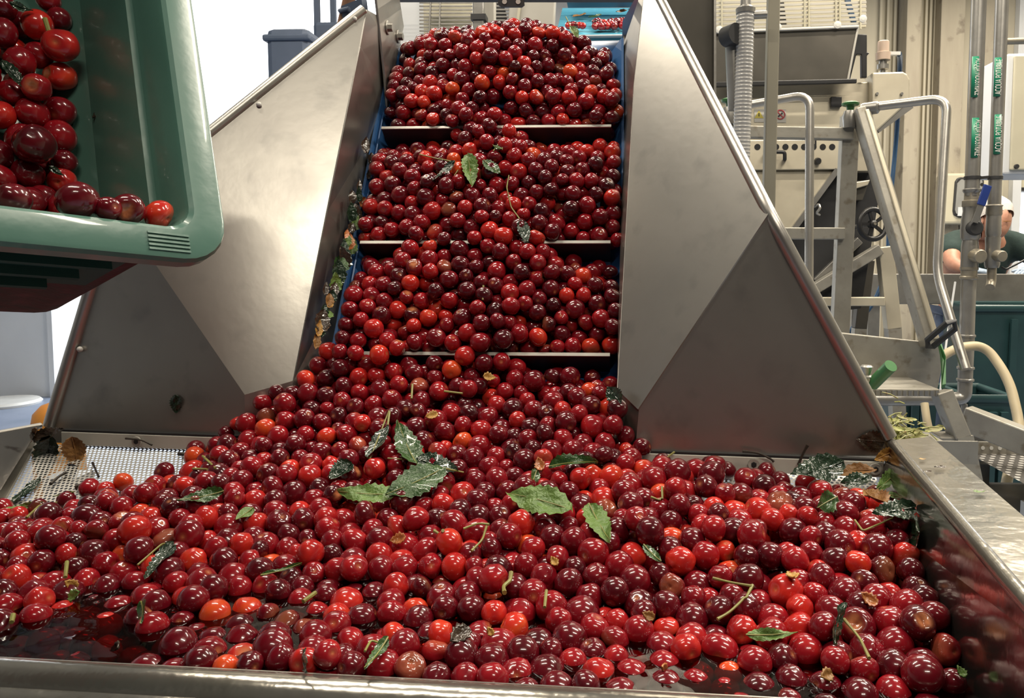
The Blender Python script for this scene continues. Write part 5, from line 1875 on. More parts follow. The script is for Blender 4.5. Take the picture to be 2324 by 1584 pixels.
# top step and platform box
sd = MB()
sd.plate([P(1880, 752, YL - 0.14), P(2138, 780, YL - 0.14), P(2136, 845, YL - 0.14), P(2128, 885, YL - 0.14), P(1880, 885, YL - 0.14)], 0.02, (0, -1, 0))
sd.build('side_panel', 'aluminium', lad, bevel=0.003)
tp = [PZ(x, y, P(2000, 884, YL - 0.34).z) for x, y in ((1965, 884), (2136, 876), (2130, 862), (1960, 868))]
z_ = P(2000, 882, YL - 0.34).z
x0, x1 = P(1960, 880, YL - 0.34).x, P(2133, 880, YL - 0.34).x
MB().box((x0 - .05, YL - 0.34, z_ - 0.020), (x1, YL - 0.12, z_)).build('tread', 'aluminium', lad, bevel=0.003)
for k in range(14):
    xx = x0 + (x1 - x0) * (k + 0.5) / 14
    MB().box((xx - 0.004, YL - 0.343, z_ - 0.018), (xx + 0.004, YL - 0.338, z_ - 0.004)).build('tread_rib', 'tube', lad)
sg = MB()
sg.plate([P(2128, 782, YL - 0.16), P(2134, 786, YL - 0.16), P(2144, 818, YL - 0.30), P(2144, 880, YL - 0.35), P(2136, 882, YL - 0.35), P(2136, 820, YL - 0.30)], 0.012)
sg.build('end_guard', 'green_plastic', lad)
MB().cyl(P(1980, 872, YL - 0.40), P(2022, 830, YL - 0.46), 0.016, 18).build('grip_tube', 'green_plastic', lad)
MB().lathe(P(1966, 868, YL - 0.40), UP, [(0, 0.012), (0.01, 0.018), (0.016, 0.018), (0.02, 0.010), (0.04, 0.016), (0.044, 0.012)], 16).build('grip_bolt', 'tube', lad)
sl = [P(2104, 772, YL - 0.34), P(2150, 732, YL - 0.38), P(2166, 730, YL - 0.38), P(2168, 746, YL - 0.38), P(2118, 786, YL - 0.34), P(2106, 786, YL - 0.34)]
MB().tube(sl, 0.008, 8, closed=True).build('rail_bracket', 'dark_gap', lad)
sdn = MB().bar(P(2136, 888, YL - 0.32), P(2178, 992, YL - 0.34), 0.04, 0.06, (0, 1, 0)).build('lower_stile', 'aluminium', lad, bevel=0.003)
q = P(2180, 988, YL - 0.34)
MB().box((q.x - 0.06, q.y - 0.02, q.z - 0.022), (q.x + 0.025, q.y + 0.05, q.z + 0.0)).build('lower_tread', 'aluminium', lad, bevel=0.004)
MB().bar(q, V((q.x + 0.16, q.y - 0.1, 0)), 0.04, 0.06, (0, 1, 0)).build('stile', 'aluminium', lad)

# ================================================================== WATER PIPES
YP = 2.9


def text_mesh(body, size):
    cu = bpy.data.curves.new('lettering', 'FONT')
    cu.body = body
    cu.size = size
    cu.align_x = 'CENTER'; cu.align_y = 'CENTER'
    to = bpy.data.objects.new('lettering_tmp', cu)
    COL.objects.link(to)
    bpy.context.view_layer.update()
    dg = bpy.context.evaluated_depsgraph_get()
    me = bpy.data.meshes.new_from_object(to.evaluated_get(dg))
    bm = bmesh.new(); bm.from_mesh(me)
    bmesh.ops.triangulate(bm, faces=bm.faces)
    for _ in range(2):
        bmesh.ops.subdivide_edges(bm, edges=[e for e in bm.edges if e.calc_length() > size * 0.14], cuts=1, use_grid_fill=True)
        bmesh.ops.triangulate(bm, faces=bm.faces)
    bm.to_mesh(me); bm.free()
    vs = [tuple(v.co) for v in me.vertices]
    fs = [tuple(p.vertices) for p in me.polygons]
    bpy.data.objects.remove(to)
    bpy.data.meshes.remove(me)
    return vs, fs


def pipe_label(par, px_top, px_bot, axis_px, R, words, upward, off):
    """green half-wrap label with white lettering running along the pipe"""
    zt, zb = P(axis_px, px_top, YP).z, P(axis_px, px_bot, YP).z
    cx = P(axis_px, (px_top + px_bot) / 2, YP).x
    v, f = [], []
    a0, a1 = -0.55 + off, 0.95 + off                 # angle from the camera-facing line, towards +x
    for i, z in enumerate((zb, zt)):
        for k in range(13):
            a = a0 + (a1 - a0) * k / 12
            v.append((cx + (R + 0.0012) * math.sin(a), YP - (R + 0.0012) * math.cos(a), z))
    for k in range(12):
        f.append((k, k + 1, 14 + k, 13 + k))
    lab = MB().add(v, f, True).build('pipe_label', 'label_green', par)
    lab.modifiers.new('thick', 'SOLIDIFY').thickness = 0.0008
    vs, fs = text_mesh(words, 0.030)
    w = max(p[0] for p in vs) - min(p[0] for p in vs)
    kx = (zt - zb) * 0.90 / w
    am, zm = (a0 + a1) / 2, (zt + zb) / 2
    ym = (max(p[1] for p in vs) + min(p[1] for p in vs)) / 2
    xm = (max(p[0] for p in vs) + min(p[0] for p in vs)) / 2
    vs = [(p[0] - xm, p[1] - ym, 0) for p in vs]
    out = []
    for x, y, _ in vs:
        a = am + ((-y) if upward else y) * 1.05 / (R + 0.002)
        z = zm + (x * kx if upward else -x * kx)
        out.append((cx + (R + 0.0030) * math.sin(a), YP - (R + 0.0030) * math.cos(a), z))
    MB().add(out, fs).build('lettering', 'white', lab)


R1 = 15.5 / FPX * YP
p1 = thing('water_pipe', 'galvanised water pipe lettered ACQUA INDUSTRIALE, with a blue-handled valve', 'pipe', (P(2210, 700, YP).x, YP, 0))
top, bot = P(2201, -120, YP), P(2209, 400, YP)
X1 = P(2207, 400, YP).x
MB().cyl((X1, YP, P(2207, 445, YP).z), (X1, YP, P(2207, -150, YP).z), R1, 24).build('upper_pipe', 'galv', p1)
zf = lambda y: P(2207, y, YP).z


def fit(par, x, prof_px, mat, name, n=20):
    """turned fitting: list of (picture row, radius in px)"""
    z0 = zf(prof_px[0][0])
    pr_ = [(zf(y) - z0, r / FPX * YP) for y, r in prof_px]
    return MB().lathe((x, YP, z0), UP, pr_, n).build(name, mat, par)


fit(p1, X1, [(438, 16), (434, 19), (430, 19), (428, 16)], 'galv', 'collar')
fit(p1, X1, [(470, 20), (468, 21), (456, 21), (454, 17), (438, 16)], 'brass', 'union_nut', 6)
fit(p1, X1, [(545, 17), (540, 20), (520, 21), (500, 20), (480, 17), (470, 18)], 'galv', 'valve_body')
fit(p1, X1, [(612, 17), (606, 18), (560, 18), (545, 16)], 'galv', 'strainer_body')
MB().lathe((X1 + 0.008, YP - 0.02, zf(580)), V((0.15, -1, -0.1)), [(0, 0.026), (0.035, 0.026), (0.04, 0.022)], 20).build('strainer_plug', 'brass', p1)
MB().lathe((X1, YP - 0.02, zf(518)), V((0, -1, 0)), [(0, 0.028), (0.02, 0.028), (0.026, 0.022)], 20).build('valve_stem', 'dark_gap', p1)
lv = MB().bar(P(2212, 505, YP - 0.055), P(2228, 462, YP - 0.06), 0.022, 0.004, (0, 1, 0)).build('lever', 'galv', p1)
ls_ = MB().bar(P(2226, 466, YP - 0.06), P(2242, 420, YP - 0.06), 0.030, 0.008, (0, 1, 0)).build('lever_sleeve', 'blue_lever', p1, bevel=0.003)
fit(p1, X1, [(635, 16), (632, 19), (628, 19), (626, 17), (614, 17), (612, 19), (606, 19)], 'brass', 'lower_union')
fit(p1, X1, [(760, 16), (635, 15.5)], 'galv', 'lower_pipe')
for y in (762, 835, 862):
    fit(p1, X1, [(y + 4, 15.5), (y + 2, 18.5), (y - 2, 18.5), (y - 4, 15.5)], 'galv', 'pipe_bead')
fit(p1, X1, [(866, 15.5), (758, 16.5)], 'galv', 'lower_sleeve')
eb = arc([(X1, YP, zf(866)), (X1, YP, zf(905)), P(1960, 906, YP)], 0.055, 8)
MB().tube(eb, R1, 20).build('elbow_run', 'galv', p1)
MB().cyl((X1, YP, zf(905) - 0.02), (X1, YP, 0), 0.012, 10).build('pipe_stand', 'galv', p1)
pipe_label(p1, 132, 224, 2207, R1, 'ACQUA INDUSTRIALE', False, 0.0)
pipe_label(p1, 270, 360, 2207, R1, 'ACQUA INDUSTRIALE', False, 0.0)
R2 = 13.5 / FPX * YP
p2 = thing('water_pipe', 'galvanised water pipe lettered ACQUA POTABILE, ending in an elbow', 'pipe', (P(2260, 640, YP).x, YP, zf(655)))
X2 = P(2259, 400, YP).x
MB().cyl((X2, YP, zf(470)), (X2, YP, P(2259, -150, YP).z), R2, 24).build('upper_pipe', 'galv', p2)
fit(p2, X2, [(490, 15), (486, 17), (470, 16), (467, 18), (464, 13)], 'brass', 'union_nut')
fit(p2, X2, [(538, 14), (530, 16), (490, 15)], 'galv', 'check_valve')
fit(p2, X2, [(608, 14), (600, 16), (560, 15), (545, 16), (538, 16)], 'galv', 'strainer_body')
MB().lathe((X2 + 0.006, YP - 0.02, zf(580)), V((0.15, -1, -0.1)), [(0, 0.021), (0.03, 0.021), (0.034, 0.018)], 20).build('strainer_plug', 'brass', p2)
MB().tube(arc([(X2, YP, zf(608)), (X2, YP, zf(640)), P(2247, 652, YP - 0.02)], 0.02), 0.016, 14).build('elbow', 'brass', p2)
pipe_label(p2, 134, 222, 2259, R2, 'ACQUA POTABILE', True, -0.1)
pipe_label(p2, 262, 352, 2259, R2, 'ACQUA POTABILE', True, -0.1)
cl = MB().bar((X1, YP, zf(405)), (X2, YP, zf(401)), 0.008, 0.010).build('clamp_link', 'dark_gap', p2)
for x, r_ in ((X1, R1), (X2, R2)):
    MB().lathe((x, YP, zf(408)), UP, [(0, r_ + 0.001), (0.001, r_ + 0.003), (0.012, r_ + 0.003), (0.013, r_ + 0.001)], 20).build('pipe_clamp', 'dark_gap', p2)
ca = arc([(X2 + 0.02, YP - 0.03, zf(606)), P(2282, 612, YP - 0.03), P(2330, 588, YP - 0.03)], 0.03)
MB().tube(ca, 0.004, 6).build('lead', 'black', p2)

# wall pipe stub at the top right corner
tag(MB().tube(arc([P(2275, 104, YP), P(2275, 94, YP), P(2350, 92, YP)], 0.02), 0.012, 12).build('pipe_stub', 'brass'), 'short rusty pipe stub running right beside the drinking water pipe', 'pipe')
cbx = thing('wall_cabinet', 'tall beige wall cabinet beside the drinking water pipe', 'cabinet', (P(2330, 200, 3.4).x, 3.4, P(2330, 385, 3.4).z))
prect(MB(), 2276, 118, 2500, 396, 3.4, 0.25).build('housing', 'wall_white', cbx, bevel=0.01)
prect(MB(), 2294, 122, 2500, 386, 3.385, 0.02).build('door', 'cream_paint', cbx, bevel=0.006)
MB().lathe(P(2306, 386 - 8, 3.385), (0, -1, 0), [(0, 0.010), (0.01, 0.009)], 12).build('lock', 'dark_gap', cbx)

# electrical box on the back wall
bx_ = thing('electrical_box', 'cream wall box with a rounded grey window behind the water pipes', 'electrical box', tuple(P(2200, 510, 6.64)))
prect(MB(), 2138, 392, 2280, 508, 6.64, 0.32).build('box_housing', 'cream_paint', bx_, bevel=0.02)
w_ = [P(x, y, 6.625) for x, y in ((2180, 402), (2230, 402), (2234, 408), (2234, 488), (2228, 494), (2178, 494), (2165, 488), (2163, 478), (2168, 412), (2173, 404))]
MB().plate(w_, 0.02, (0, -1, 0)).build('window_frame', 'dark_gap', bx_, bevel=0.01)
w_ = [P(x, y, 6.615) for x, y in ((2182, 407), (2228, 407), (2230, 412), (2230, 484), (2225, 489), (2180, 489), (2170, 484), (2168, 476), (2173, 416))]
MB().plate(w_, 0.012, (0, -1, 0)).build('window_pane', 'window_pane', bx_)
prect(MB(), 2174, 470, 2196, 490, 6.602, 0.012).build('window_card', 'wall_white', bx_)
prect(MB(), 2222, 388, 2240, 396, 6.622, 0.02).build('red_tag', 'ink_red', bx_)
MB().lathe(P(2226, 419, 6.63), (0, -1, 0), [(0, 0.014), (0.02, 0.012)], 14).build('box_knob', 'black', bx_)
MB().cyl(P(2171, 508, 6.90), P(2171, 545, 6.90), 0.02, 10).build('conduit', 'galv', bx_)
prect(MB(), 2166, 544, 2192, 575, 6.88, 0.07).build('socket', 'cream_paint', bx_, bevel=0.01)
MB().cyl(P(2171, 575, 6.90), P(2171, 640, 6.90), 0.015, 8).build('conduit', 'galv', bx_)

# ================================================================== SORTING TABLE, BINS, STAIRS AT THE RIGHT
YT = 4.15
tb_ = thing('sorting_table', 'long grey steel sorting table at which a person leans', 'table', (P(2200, 650, YT).x, YT, 0))
a, b = P(1968, 690, YT), P(2480, 622, YT)
MB().box((a.x, YT, a.z), (b.x, YT + 0.05, b.z)).build('front_panel', 'galv', tb_, bevel=0.004)
MB().box((a.x, YT + 0.05, b.z - 0.10), (b.x, YT + 0.36, b.z - 0.07)).build('table_top', 'steel', tb_)
for x in (a.x + 0.04, b.x - 0.1):
    for yy in (YT + 0.04, YT + 0.32):
        MB().box((x - 0.03, yy - 0.03, 0), (x + 0.03, yy + 0.03, b.z - 0.09)).build('leg', 'galv', tb_)


def bin_(name, x0, y0, x1, d, dep, h, mat, label):
    a, b = P(x0, y0, d), P(x1, y0, d)
    w = b.x - a.x
    z1 = a.z
    z0 = 0.0
    t_ = thing(name, label, 'bin', ((a.x + b.x) / 2, d + dep / 2, z0))
    tp_ = 0.03
    m_ = MB()
    q0 = [V((a.x + tp_, d + tp_, z0)), V((b.x - tp_, d + tp_, z0)), V((b.x - tp_, d + dep - tp_, z0)), V((a.x + tp_, d + dep - tp_, z0))]
    q1 = [V((a.x, d, z1)), V((b.x, d, z1)), V((b.x, d + dep, z1)), V((a.x, d + dep, z1))]
    m_.add(q0 + q1, [(3, 2, 1, 0), (0, 1, 5, 4), (1, 2, 6, 5), (2, 3, 7, 6), (3, 0, 4, 7)])
    o = m_.build('tub', mat, t_)
    o.modifiers.new('thick', 'SOLIDIFY').thickness = 0.012
    r_ = MB().tube([q1[0], q1[1], q1[2], q1[3]], 0.018, 8, closed=True).build('rim', mat, t_)
    for k in range(3):
        xx = a.x + w * (k + 1) / 4
        MB().bar(V((xx, d - 0.004, z0 + 0.05)), V((xx, d - 0.02, z1 - 0.05)), 0.03, 0.015, (0, 1, 0)).build('rib', mat, t_)
    return t_


bin_('plastic_bin', 2212, 700, 2560, 3.75, 0.35, 0.9, 'teal', 'large dark teal plastic bin under the sorting table')
bin_('plastic_bin', 2056, 880, 2130, 3.3, 0.3, 0.45, 'teal', 'dark teal tub behind the ladder foot')
bin_('plastic_bin', 2200, 905, 2300, 3.2, 0.3, 0.45, 'teal', 'low dark teal tub beside the elbow of the pipe')
ch = arc([P(2110, 830, 2.75), P(2165, 790, 2.75), P(2235, 782, 2.78), P(2290, 860, 2.7), P(2318, 980, 2.6), P(2290, 1060, 2.5), P(2262, 1240, 2.4)], 0.25, 8)
ch += [V((ch[-1].x, ch[-1].y, 0.02)), V((ch[-1].x - 0.05, ch[-1].y + 0.30, 0.02))]
tag(MB().tube(arc(ch, 0.1, 4), 0.0165, 12).build('cream_hose', 'cream_hose'), 'cream coloured hose looping down behind the right rim', 'hose')
tag(MB().tube(arc([P(2098, 915, 2.75), P(2104, 960, 2.72), P(2130, 1050, 2.7), P(2160, 1200, 2.7)], 0.1, 6), 0.014, 10).build('cream_hose', 'cream_hose'), 'short straight cream hose end between ladder foot and teal tub', 'hose')
tag(MB().tube(arc([P(2168, 640, YP + 0.1), P(2150, 760, YP), P(2130, 920, YP - 0.1)], 0.2, 6), 0.004, 6).build('thin_cable', 'wall_white'), 'thin pale cable hanging beside the valve pipe', 'cable')

# stairs with a punched tread and a sloping stringer
YS = 2.55
sta = thing('steel_stairs', 'galvanised steps with punched treads and a sloping channel stringer', 'stairs', (P(2270, 1100, YS).x, YS, 0))
MB().bar(P(2190, 948, YS - 0.15), P(2480, 1062, YS - 0.40), 0.05, 0.075, (0, 0, 1)).build('stringer', 'aluminium', sta, bevel=0.004)
MB().bar(P(2186, 958, YS - 0.10), P(2240, 1040, YS + 0.05), 0.04, 0.05).build('stringer_end', 'dark_gap', sta)
z_ = P(2260, 1040, YS).z


def tread(x0, x1, y0, y1, z, nm):
    a, b = V((x0, y0, z)), V((x1, y1, z))
    me = bpy.data.meshes.new(nm)
    w, l = x1 - x0, y1 - y0
    me.from_pydata([(0, 0, 0), (w, 0, 0), (w, l, 0), (0, l, 0)], [], [(0, 1, 2, 3)])
    me.materials.append(M['grate'])
    o = bpy.data.objects.new(nm, me); COL.objects.link(o)
    o.parent = sta
    o.location = a - V(sta.location)
    MB().box((x0, y0 - 0.01, z - 0.05), (x1, y0, z + 0.002)).build('tread_nosing', 'aluminium', sta)
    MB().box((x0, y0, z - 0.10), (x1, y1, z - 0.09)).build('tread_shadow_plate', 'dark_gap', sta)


pa = P(2200, 1030, 2.45)
tread(pa.x, pa.x + 0.7, 2.06, 2.45, pa.z, 'tread')
MB().box((pa.x, 2.45, pa.z), (pa.x + 0.7, 2.46, P(2205, 1003, 2.45).z)).build('riser', 'aluminium', sta)
for k in range(9):
    MB().lathe(V((pa.x + 0.04 + k * 0.026, 2.449, P(2205, 1016, 2.45).z)), (0, -1, 0), [(0, 0.006), (0.0012, 0.006)], 12).build('riser_hole', 'white', sta)
for x in (pa.x + 0.02, pa.x + 0.68):
    MB().box((x - 0.02, 2.10, 0), (x + 0.02, 2.14, pa.z - 0.05)).build('leg', 'galv', sta)
    MB().box((x - 0.02, 2.40, 0), (x + 0.02, 2.44, pa.z - 0.02)).build('leg', 'galv', sta)

# waste tray full of stalks and leaves behind the right corner of the hopper
YW = 1.75
wt = P(2045, 985, YW)
wt_t = thing('waste_tray', 'low steel tray holding discarded stalks behind the hopper corner', 'tray', (wt.x, YW + 0.1, 0))
MB().box((wt.x - 0.16, YW - 0.06, wt.z - 0.05), (wt.x + 0.14, YW + 0.22, wt.z - 0.04)).build('pan', 'aluminium', wt_t)
MB().box((wt.x - 0.16, YW - 0.065, wt.z - 0.05), (wt.x + 0.14, YW - 0.06, wt.z + 0.0)).build('pan_lip', 'aluminium', wt_t)
for x in (wt.x - 0.14, wt.x + 0.12):
    MB().box((x - 0.015, YW + 0.06, 0), (x + 0.015, YW + 0.09, wt.z - 0.045)).build('leg', 'galv', wt_t)
m_ = MB()
for k in range(220):
    c = V((wt.x + g_.gauss(0.0, 0.040), YW + 0.04 + g_.gauss(0, 0.03), wt.z - 0.035 + abs(g_.gauss(0, 0.031))))
    L = g_.uniform(0.02, 0.05)
    d_ = V((g_.uniform(-1, 1), g_.uniform(-.5, .5), g_.uniform(-.35, .35))).normalized()
    if k % 3 == 0:
        v, f, rib = leaf_geo(L, L * 0.35, 0.4, 0.4, 1, k, 6, 3)
        m_.add(place(v, c - d_ * L / 2, c + d_ * L / 2, V((g_.uniform(-.4, .4), -0.6, 0.8))), f, True)
    else:
        m_.tube([c - d_ * L / 2, c + V((0, 0, 0.003)), c + d_ * L / 2], 0.0016, 5)
for p in m_.v:
    p.z = max(p.z, wt.z - 0.0402)
st_ = m_.build('discarded_stalks', pmat('pale_green_litter', (0.36, 0.38, 0.13), (0.26, 0.24, 0.09), 0.5, 0, 40, c3=(0.32, 0.12, 0.05), c3amt=0.2))
st_['kind'] = 'stuff'
tag(st_, 'heap of pale green discarded stalks and leaves on the waste tray', 'stalks')

# ================================================================== BEHIND THE HEAD OF THE BELT
YG = 2.7
far = thing('sorting_belt', 'pale blue ribbed sorting belt carrying bright cherries behind the conveyor head', 'conveyor', (P(1360, 100, YG).x, YG, 0))
a, b = P(1258, 80, YG), P(1500, 74, YG)
prect(MB(), 1262, 84, 1500, 180, YG, 0.03).build('side_skirt', 'belt_far', far)
prect(MB(), 1258, 76, 1500, 84, YG - 0.02, 0.05).build('side_rail', 'wall_white', far, bevel=0.003)
q0, q1 = P(1262, 78, YG + 0.02), P(1500, 78, YG + 0.02)
sl_n = V((0, 0.62, 0.78))
m_ = MB().plate([q0, q1, q1 + V((0, 0.35, 0.20)), q0 + V((0, 0.35, 0.20))], 0.01, (0, -0.5, 0.87)).build('belt_bed', 'belt_far', far)
for k in range(12):
    o0 = V((0, 0.07 + k * 0.024, 0.04 + k * 0.0137))
    MB().bar(q0 + o0, q1 + o0, 0.008, 0.006).build('belt_rib', 'belt_far', far)
MB().bar(P(1288, -4, YG + 0.2), P(1500, -6, YG + 0.2), 0.06, 0.05).build('cover_beam', 'navy_dark', far)
for x in (q0.x + 0.05, q1.x - 0.03):
    MB().box((x - 0.02, YG + 0.06, 0), (x + 0.02, YG + 0.10, q0.z)).build('leg', 'galv', far)
fp, fr_ = [], []
for k in range(70):
    x = g_.uniform(1285, 1470)
    t_ = g_.random()
    p = P(x, 72, YG + 0.03)
    if x < 1345 and t_ > 0.35:
        continue
    p = p + V((0, t_ * 0.07, 0.017 + t_ * 0.040))
    fp.append(tuple(p)); fr_.append(0.0125)
mass('cherry_row', np.array(fp), np.array(fr_), np.zeros(len(fp)), 'bright red cherries along the edge of the far blue sorting belt')
for k, (x, y, mt, lb) in enumerate(((1300, 40, 'leaf_dry', 'brown leaf on the far blue belt'), (1335, 42, 'leaf', 'green leaf on the far blue belt beside a brown one'), (1398, 30, 'leaf_dry', 'brown curled leaf standing above the far cherries'))):
    c = PL(x, y, q0 + V((0, 0.0, 0.012)), V((0, -0.5, 0.87)))
    v, f, rib = leaf_geo(0.05, 0.025, 0.4, 0.4, 1, 400 + k, 8, 4)
    tag(MB().add(place(v, c, c + V((0.05, 0, 0.01)), V((0, -0.6, 0.8))), f, True).build('cherry_leaf', mt), lb, 'leaf')

# beige machine cheek, posts and wire guard behind the crest
ck = thing('machine_cheek', 'plain light grey sheet metal cheek left of the far blue belt', 'panel', (P(1200, 100, 2.5).x, 2.53, 0))
q0c, q1c = P(1140, 260, 2.5), P(1246, 260, 2.5)
MB().plate([P(1160, -60, 2.5), P(1262, -60, 2.5), q1c, V((q1c.x, 2.5, 0)), V((q0c.x, 2.5, 0)), q0c], 0.06, (0, -1, 0)).build('cheek_plate', 'far_grey', ck, bevel=0.004)
MB().bar(P(1186, -40, 2.496), P(1170, 90, 2.496), 0.008, 0.008).build('edge_strip', 'cream_paint', ck)
po = thing('steel_post', 'grey square steel post with a clip behind the belt crest', 'post', (P(1085, 50, 2.6).x, 2.6, 0))
pbx = P(1085, 50, 2.6)
MB().box((pbx.x - 0.018, 2.6, 0), (pbx.x + 0.018, 2.64, 2.6)).build('upright', 'galv', po, bevel=0.003)
MB().box((pbx.x - 0.024, 2.595, P(1085, 45, 2.6).z), (pbx.x + 0.026, 2.645, P(1085, 32, 2.6).z)).build('clip', 'dark_gap', po)
po = thing('round_post', 'pale grey upright next to the square steel post', 'post', (P(1110, 50, 2.7).x, 2.7, 0))
pbx = P(1108, 50, 2.7)
MB().box((pbx.x - 0.022, 2.7, 0), (pbx.x + 0.022, 2.74, 2.6)).build('upright', 'far_grey', po, bevel=0.004)
MB().box((pbx.x - 0.04, 2.69, 0), (pbx.x + 0.04, 2.75, 0.015)).build('foot_plate', 'far_grey', po)
gd = thing('wire_guard', 'wire mesh guard in front of a pale panel behind the belt crest', 'guard', (P(1020, 60, 3.2).x, 3.2, P(1020, 200, 3.2).z))
prect(MB(), 905, -60, 1072, 230, 3.3, 0.03).build('back_panel', 'wall_white', gd)
prect(MB(), 962, -60, 1070, 92, 3.28, 0.015).build('inner_panel', 'cream_paint', gd)
mp('dark_gap_panel', [(1128, -20), (1146, 20), (1158, 80), (1124, 80)], 'black', 3.1, 0.02, 0, gd)
for k in range(13):
    y = 78 - k * 8
    MB().cyl(P(952, y, 3.2), P(1072, y, 3.2), 0.0035, 6).build('wire', 'galv', gd)
    MB().cyl(P(1112, y, 3.05), P(1165, y, 3.05), 0.0035, 6).build('wire', 'galv', gd)
for x in (980, 1002, 1130):
    MB().cyl(P(x, -60, 3.195), P(x - 6, 85, 3.195), 0.004, 6).build('wire_upright', 'galv', gd)

# ================================================================== LEFT: THINGS IN FRONT OF THE BRIGHT DOOR
YC = 3.4
cab = thing('tall_container', 'blue-grey plastic container standing in the bright doorway', 'container', (P(655, 300, YC).x, YC, 0))
a, b = P(600, 62, YC), P(700, 62, YC)
MB().box((a.x, YC, 0.0), (b.x, YC + 0.3, a.z)).build('body', 'navy_dark', cab, bevel=0.03)
MB().box((a.x - 0.01, YC - 0.01, a.z - 0.06), (b.x + 0.01, YC + 0.31, a.z - 0.03)).build('lid_band', 'navy_dark', cab, bevel=0.01)
cab2 = thing('wheeled_frame', 'dark frame with two thin uprights beside the blue-grey container', 'frame', (P(745, 300, YC + 0.35).x, YC + 0.35, 0))
a, b = P(708, 48, YC + 0.35), P(788, 48, YC + 0.35)
MB().box((a.x, YC + 0.35, 0.1), (b.x, YC + 0.65, a.z)).build('box', 'navy_dark', cab2, bevel=0.02)
for x in (718, 755):
    q = P(x, 48, YC + 0.37)
    MB().box((q.x - 0.012, q.y, q.z - 0.02), (q.x + 0.012, q.y + 0.024, q.z + 0.9)).build('upright', 'navy_dark', cab2)
for x in (a.x + 0.05, b.x - 0.05):
    MB().cyl((x, YC + 0.45, 0.05), (x, YC + 0.49, 0.05), 0.05, 16).build('wheel', 'black', cab2)
    MB().box((x - 0.02, YC + 0.45, 0.05), (x + 0.02, YC + 0.49, 0.12)).build('fork', 'dark_gap', cab2)
hd = thing('broom', 'orange-brown broom handle tied behind the top of the left wing plate', 'broom', tuple(P(786, 40, 1.28)))
h0, h1 = P(778, 60, 1.28), P(806, -60, 1.26)
MB().cyl(h0, h1, 0.010, 14).build('handle', pmat('orange_wood', (0.42, 0.22, 0.13), None, 0.5), hd)
MB().tube([P(772, 24, 1.265), P(790, 20, 1.255), P(812, 40, 1.265), P(790, 44, 1.285)], 0.004, 8, closed=True).build('tie', 'navy_dark', hd)
MB().bar(P(782, 30, 1.27), P(828, 12, 1.25), 0.012, 0.02).build('clip', 'navy_dark', hd)

# white floor disc and orange tub beyond the left corner
tag(MB().lathe((P(10, 912, 6.6).x, 6.6, 0), UP, [(0, 0.28), (0.02, 0.29), (0.04, 0.27)], 28).build('floor_cover', 'white'), 'flat white round cover lying on the blue floor by the wall', 'cover')
ot = thing('orange_tub', 'orange plastic tub half hidden behind the left corner of the hopper', 'tub', (P(140, 960, 1.6).x, 1.6, 0))
q = P(132, 968, 1.6)
MB().lathe((q.x, 1.6, 0), UP, [(0.0, 0.045), (q.z - 0.05, 0.05), (q.z + 0.0, 0.052), (q.z + 0.03, 0.046), (q.z + 0.048, 0.03), (q.z + 0.056, 0.008)], 24).build('body', 'orange', ot)
MB().lathe((q.x, 1.6, q.z - 0.004), UP, [(0, 0.053), (0.004, 0.053)], 24).build('lid_seam', 'leaf_dry', ot)

# ================================================================== PERSON
YH = 4.55
hx = P(2262, 500, YH)
per = thing('person', 'person in a dark T-shirt and white hair net leaning over the sorting table', 'person', (hx.x, YH + 0.1, 0))
J = {}
J['pelvis'] = V((hx.x + 0.03, YH + 0.42, 0.98))
J['waist'] = V((hx.x + 0.03, YH + 0.40, 1.12))
J['chest'] = V((hx.x + 0.02, YH + 0.26, 1.30))
J['neck'] = V((hx.x + 0.01, YH + 0.12, 1.435))
J['head0'] = V((hx.x, YH + 0.06, 1.50))
sh_l, sh_r = V((hx.x - 0.17, YH + 0.20, 1.40)), V((hx.x + 0.20, YH + 0.20, 1.40))
el_l, el_r = P(2162, 600, YH - 0.02), V((hx.x + 0.33, YH - 0.02, P(2162, 600, YH).z))
wr_l, wr_r = P(2196, 612, YH - 0.10), V((hx.x + 0.16, YH - 0.10, P(2162, 610, YH).z))
verts = [J['pelvis'], J['waist'], J['chest'], J['neck'], J['head0'], sh_l, el_l, wr_l, sh_r, el_r, wr_r,
         J['pelvis'] + V((-0.10, 0.0, -0.06)), V((hx.x - 0.08, YH + 0.44, 0.52)), V((hx.x - 0.08, YH + 0.50, 0.06)),
         J['pelvis'] + V((0.10, 0.0, -0.06)), V((hx.x + 0.14, YH + 0.44, 0.52)), V((hx.x + 0.14, YH + 0.50, 0.06)),
         V((hx.x - 0.08, YH + 0.36, 0.03)), V((hx.x + 0.14, YH + 0.36, 0.03))]
edges = [(0, 1), (1, 2), (2, 3), (3, 4), (2, 5), (5, 6), (6, 7), (2, 8), (8, 9), (9, 10), (0, 11), (11, 12), (12, 13), (0, 14), (14, 15), (15, 16), (13, 17), (16, 18)]
rad = [.15, .14, .15, .058, .055, .075, .046, .030, .075, .046, .030, .09, .062, .045, .09, .062, .045, .04, .04]


def skin_body(name, verts, edges, rad, mat, par, root=0):
    off = world_loc(par)
    me = bpy.data.meshes.new(name)
    me.from_pydata([v - off for v in verts], edges, [])
    o = bpy.data.objects.new(name, me); COL.objects.link(o)
    o.parent = par
    o.modifiers.new('skin', 'SKIN').use_smooth_shade = True
    for i, sv in enumerate(me.skin_vertices[0].data):
        r = rad[i]
        sv.radius = (r, r) if not isinstance(r, tuple) else r
        sv.use_root = (i == root)
    sb = o.modifiers.new('sub', 'SUBSURF'); sb.levels = 2; sb.render_levels = 2
    me.materials.append(M[mat])
    return o


skin_body('body', verts, edges, rad, 'skin', per)
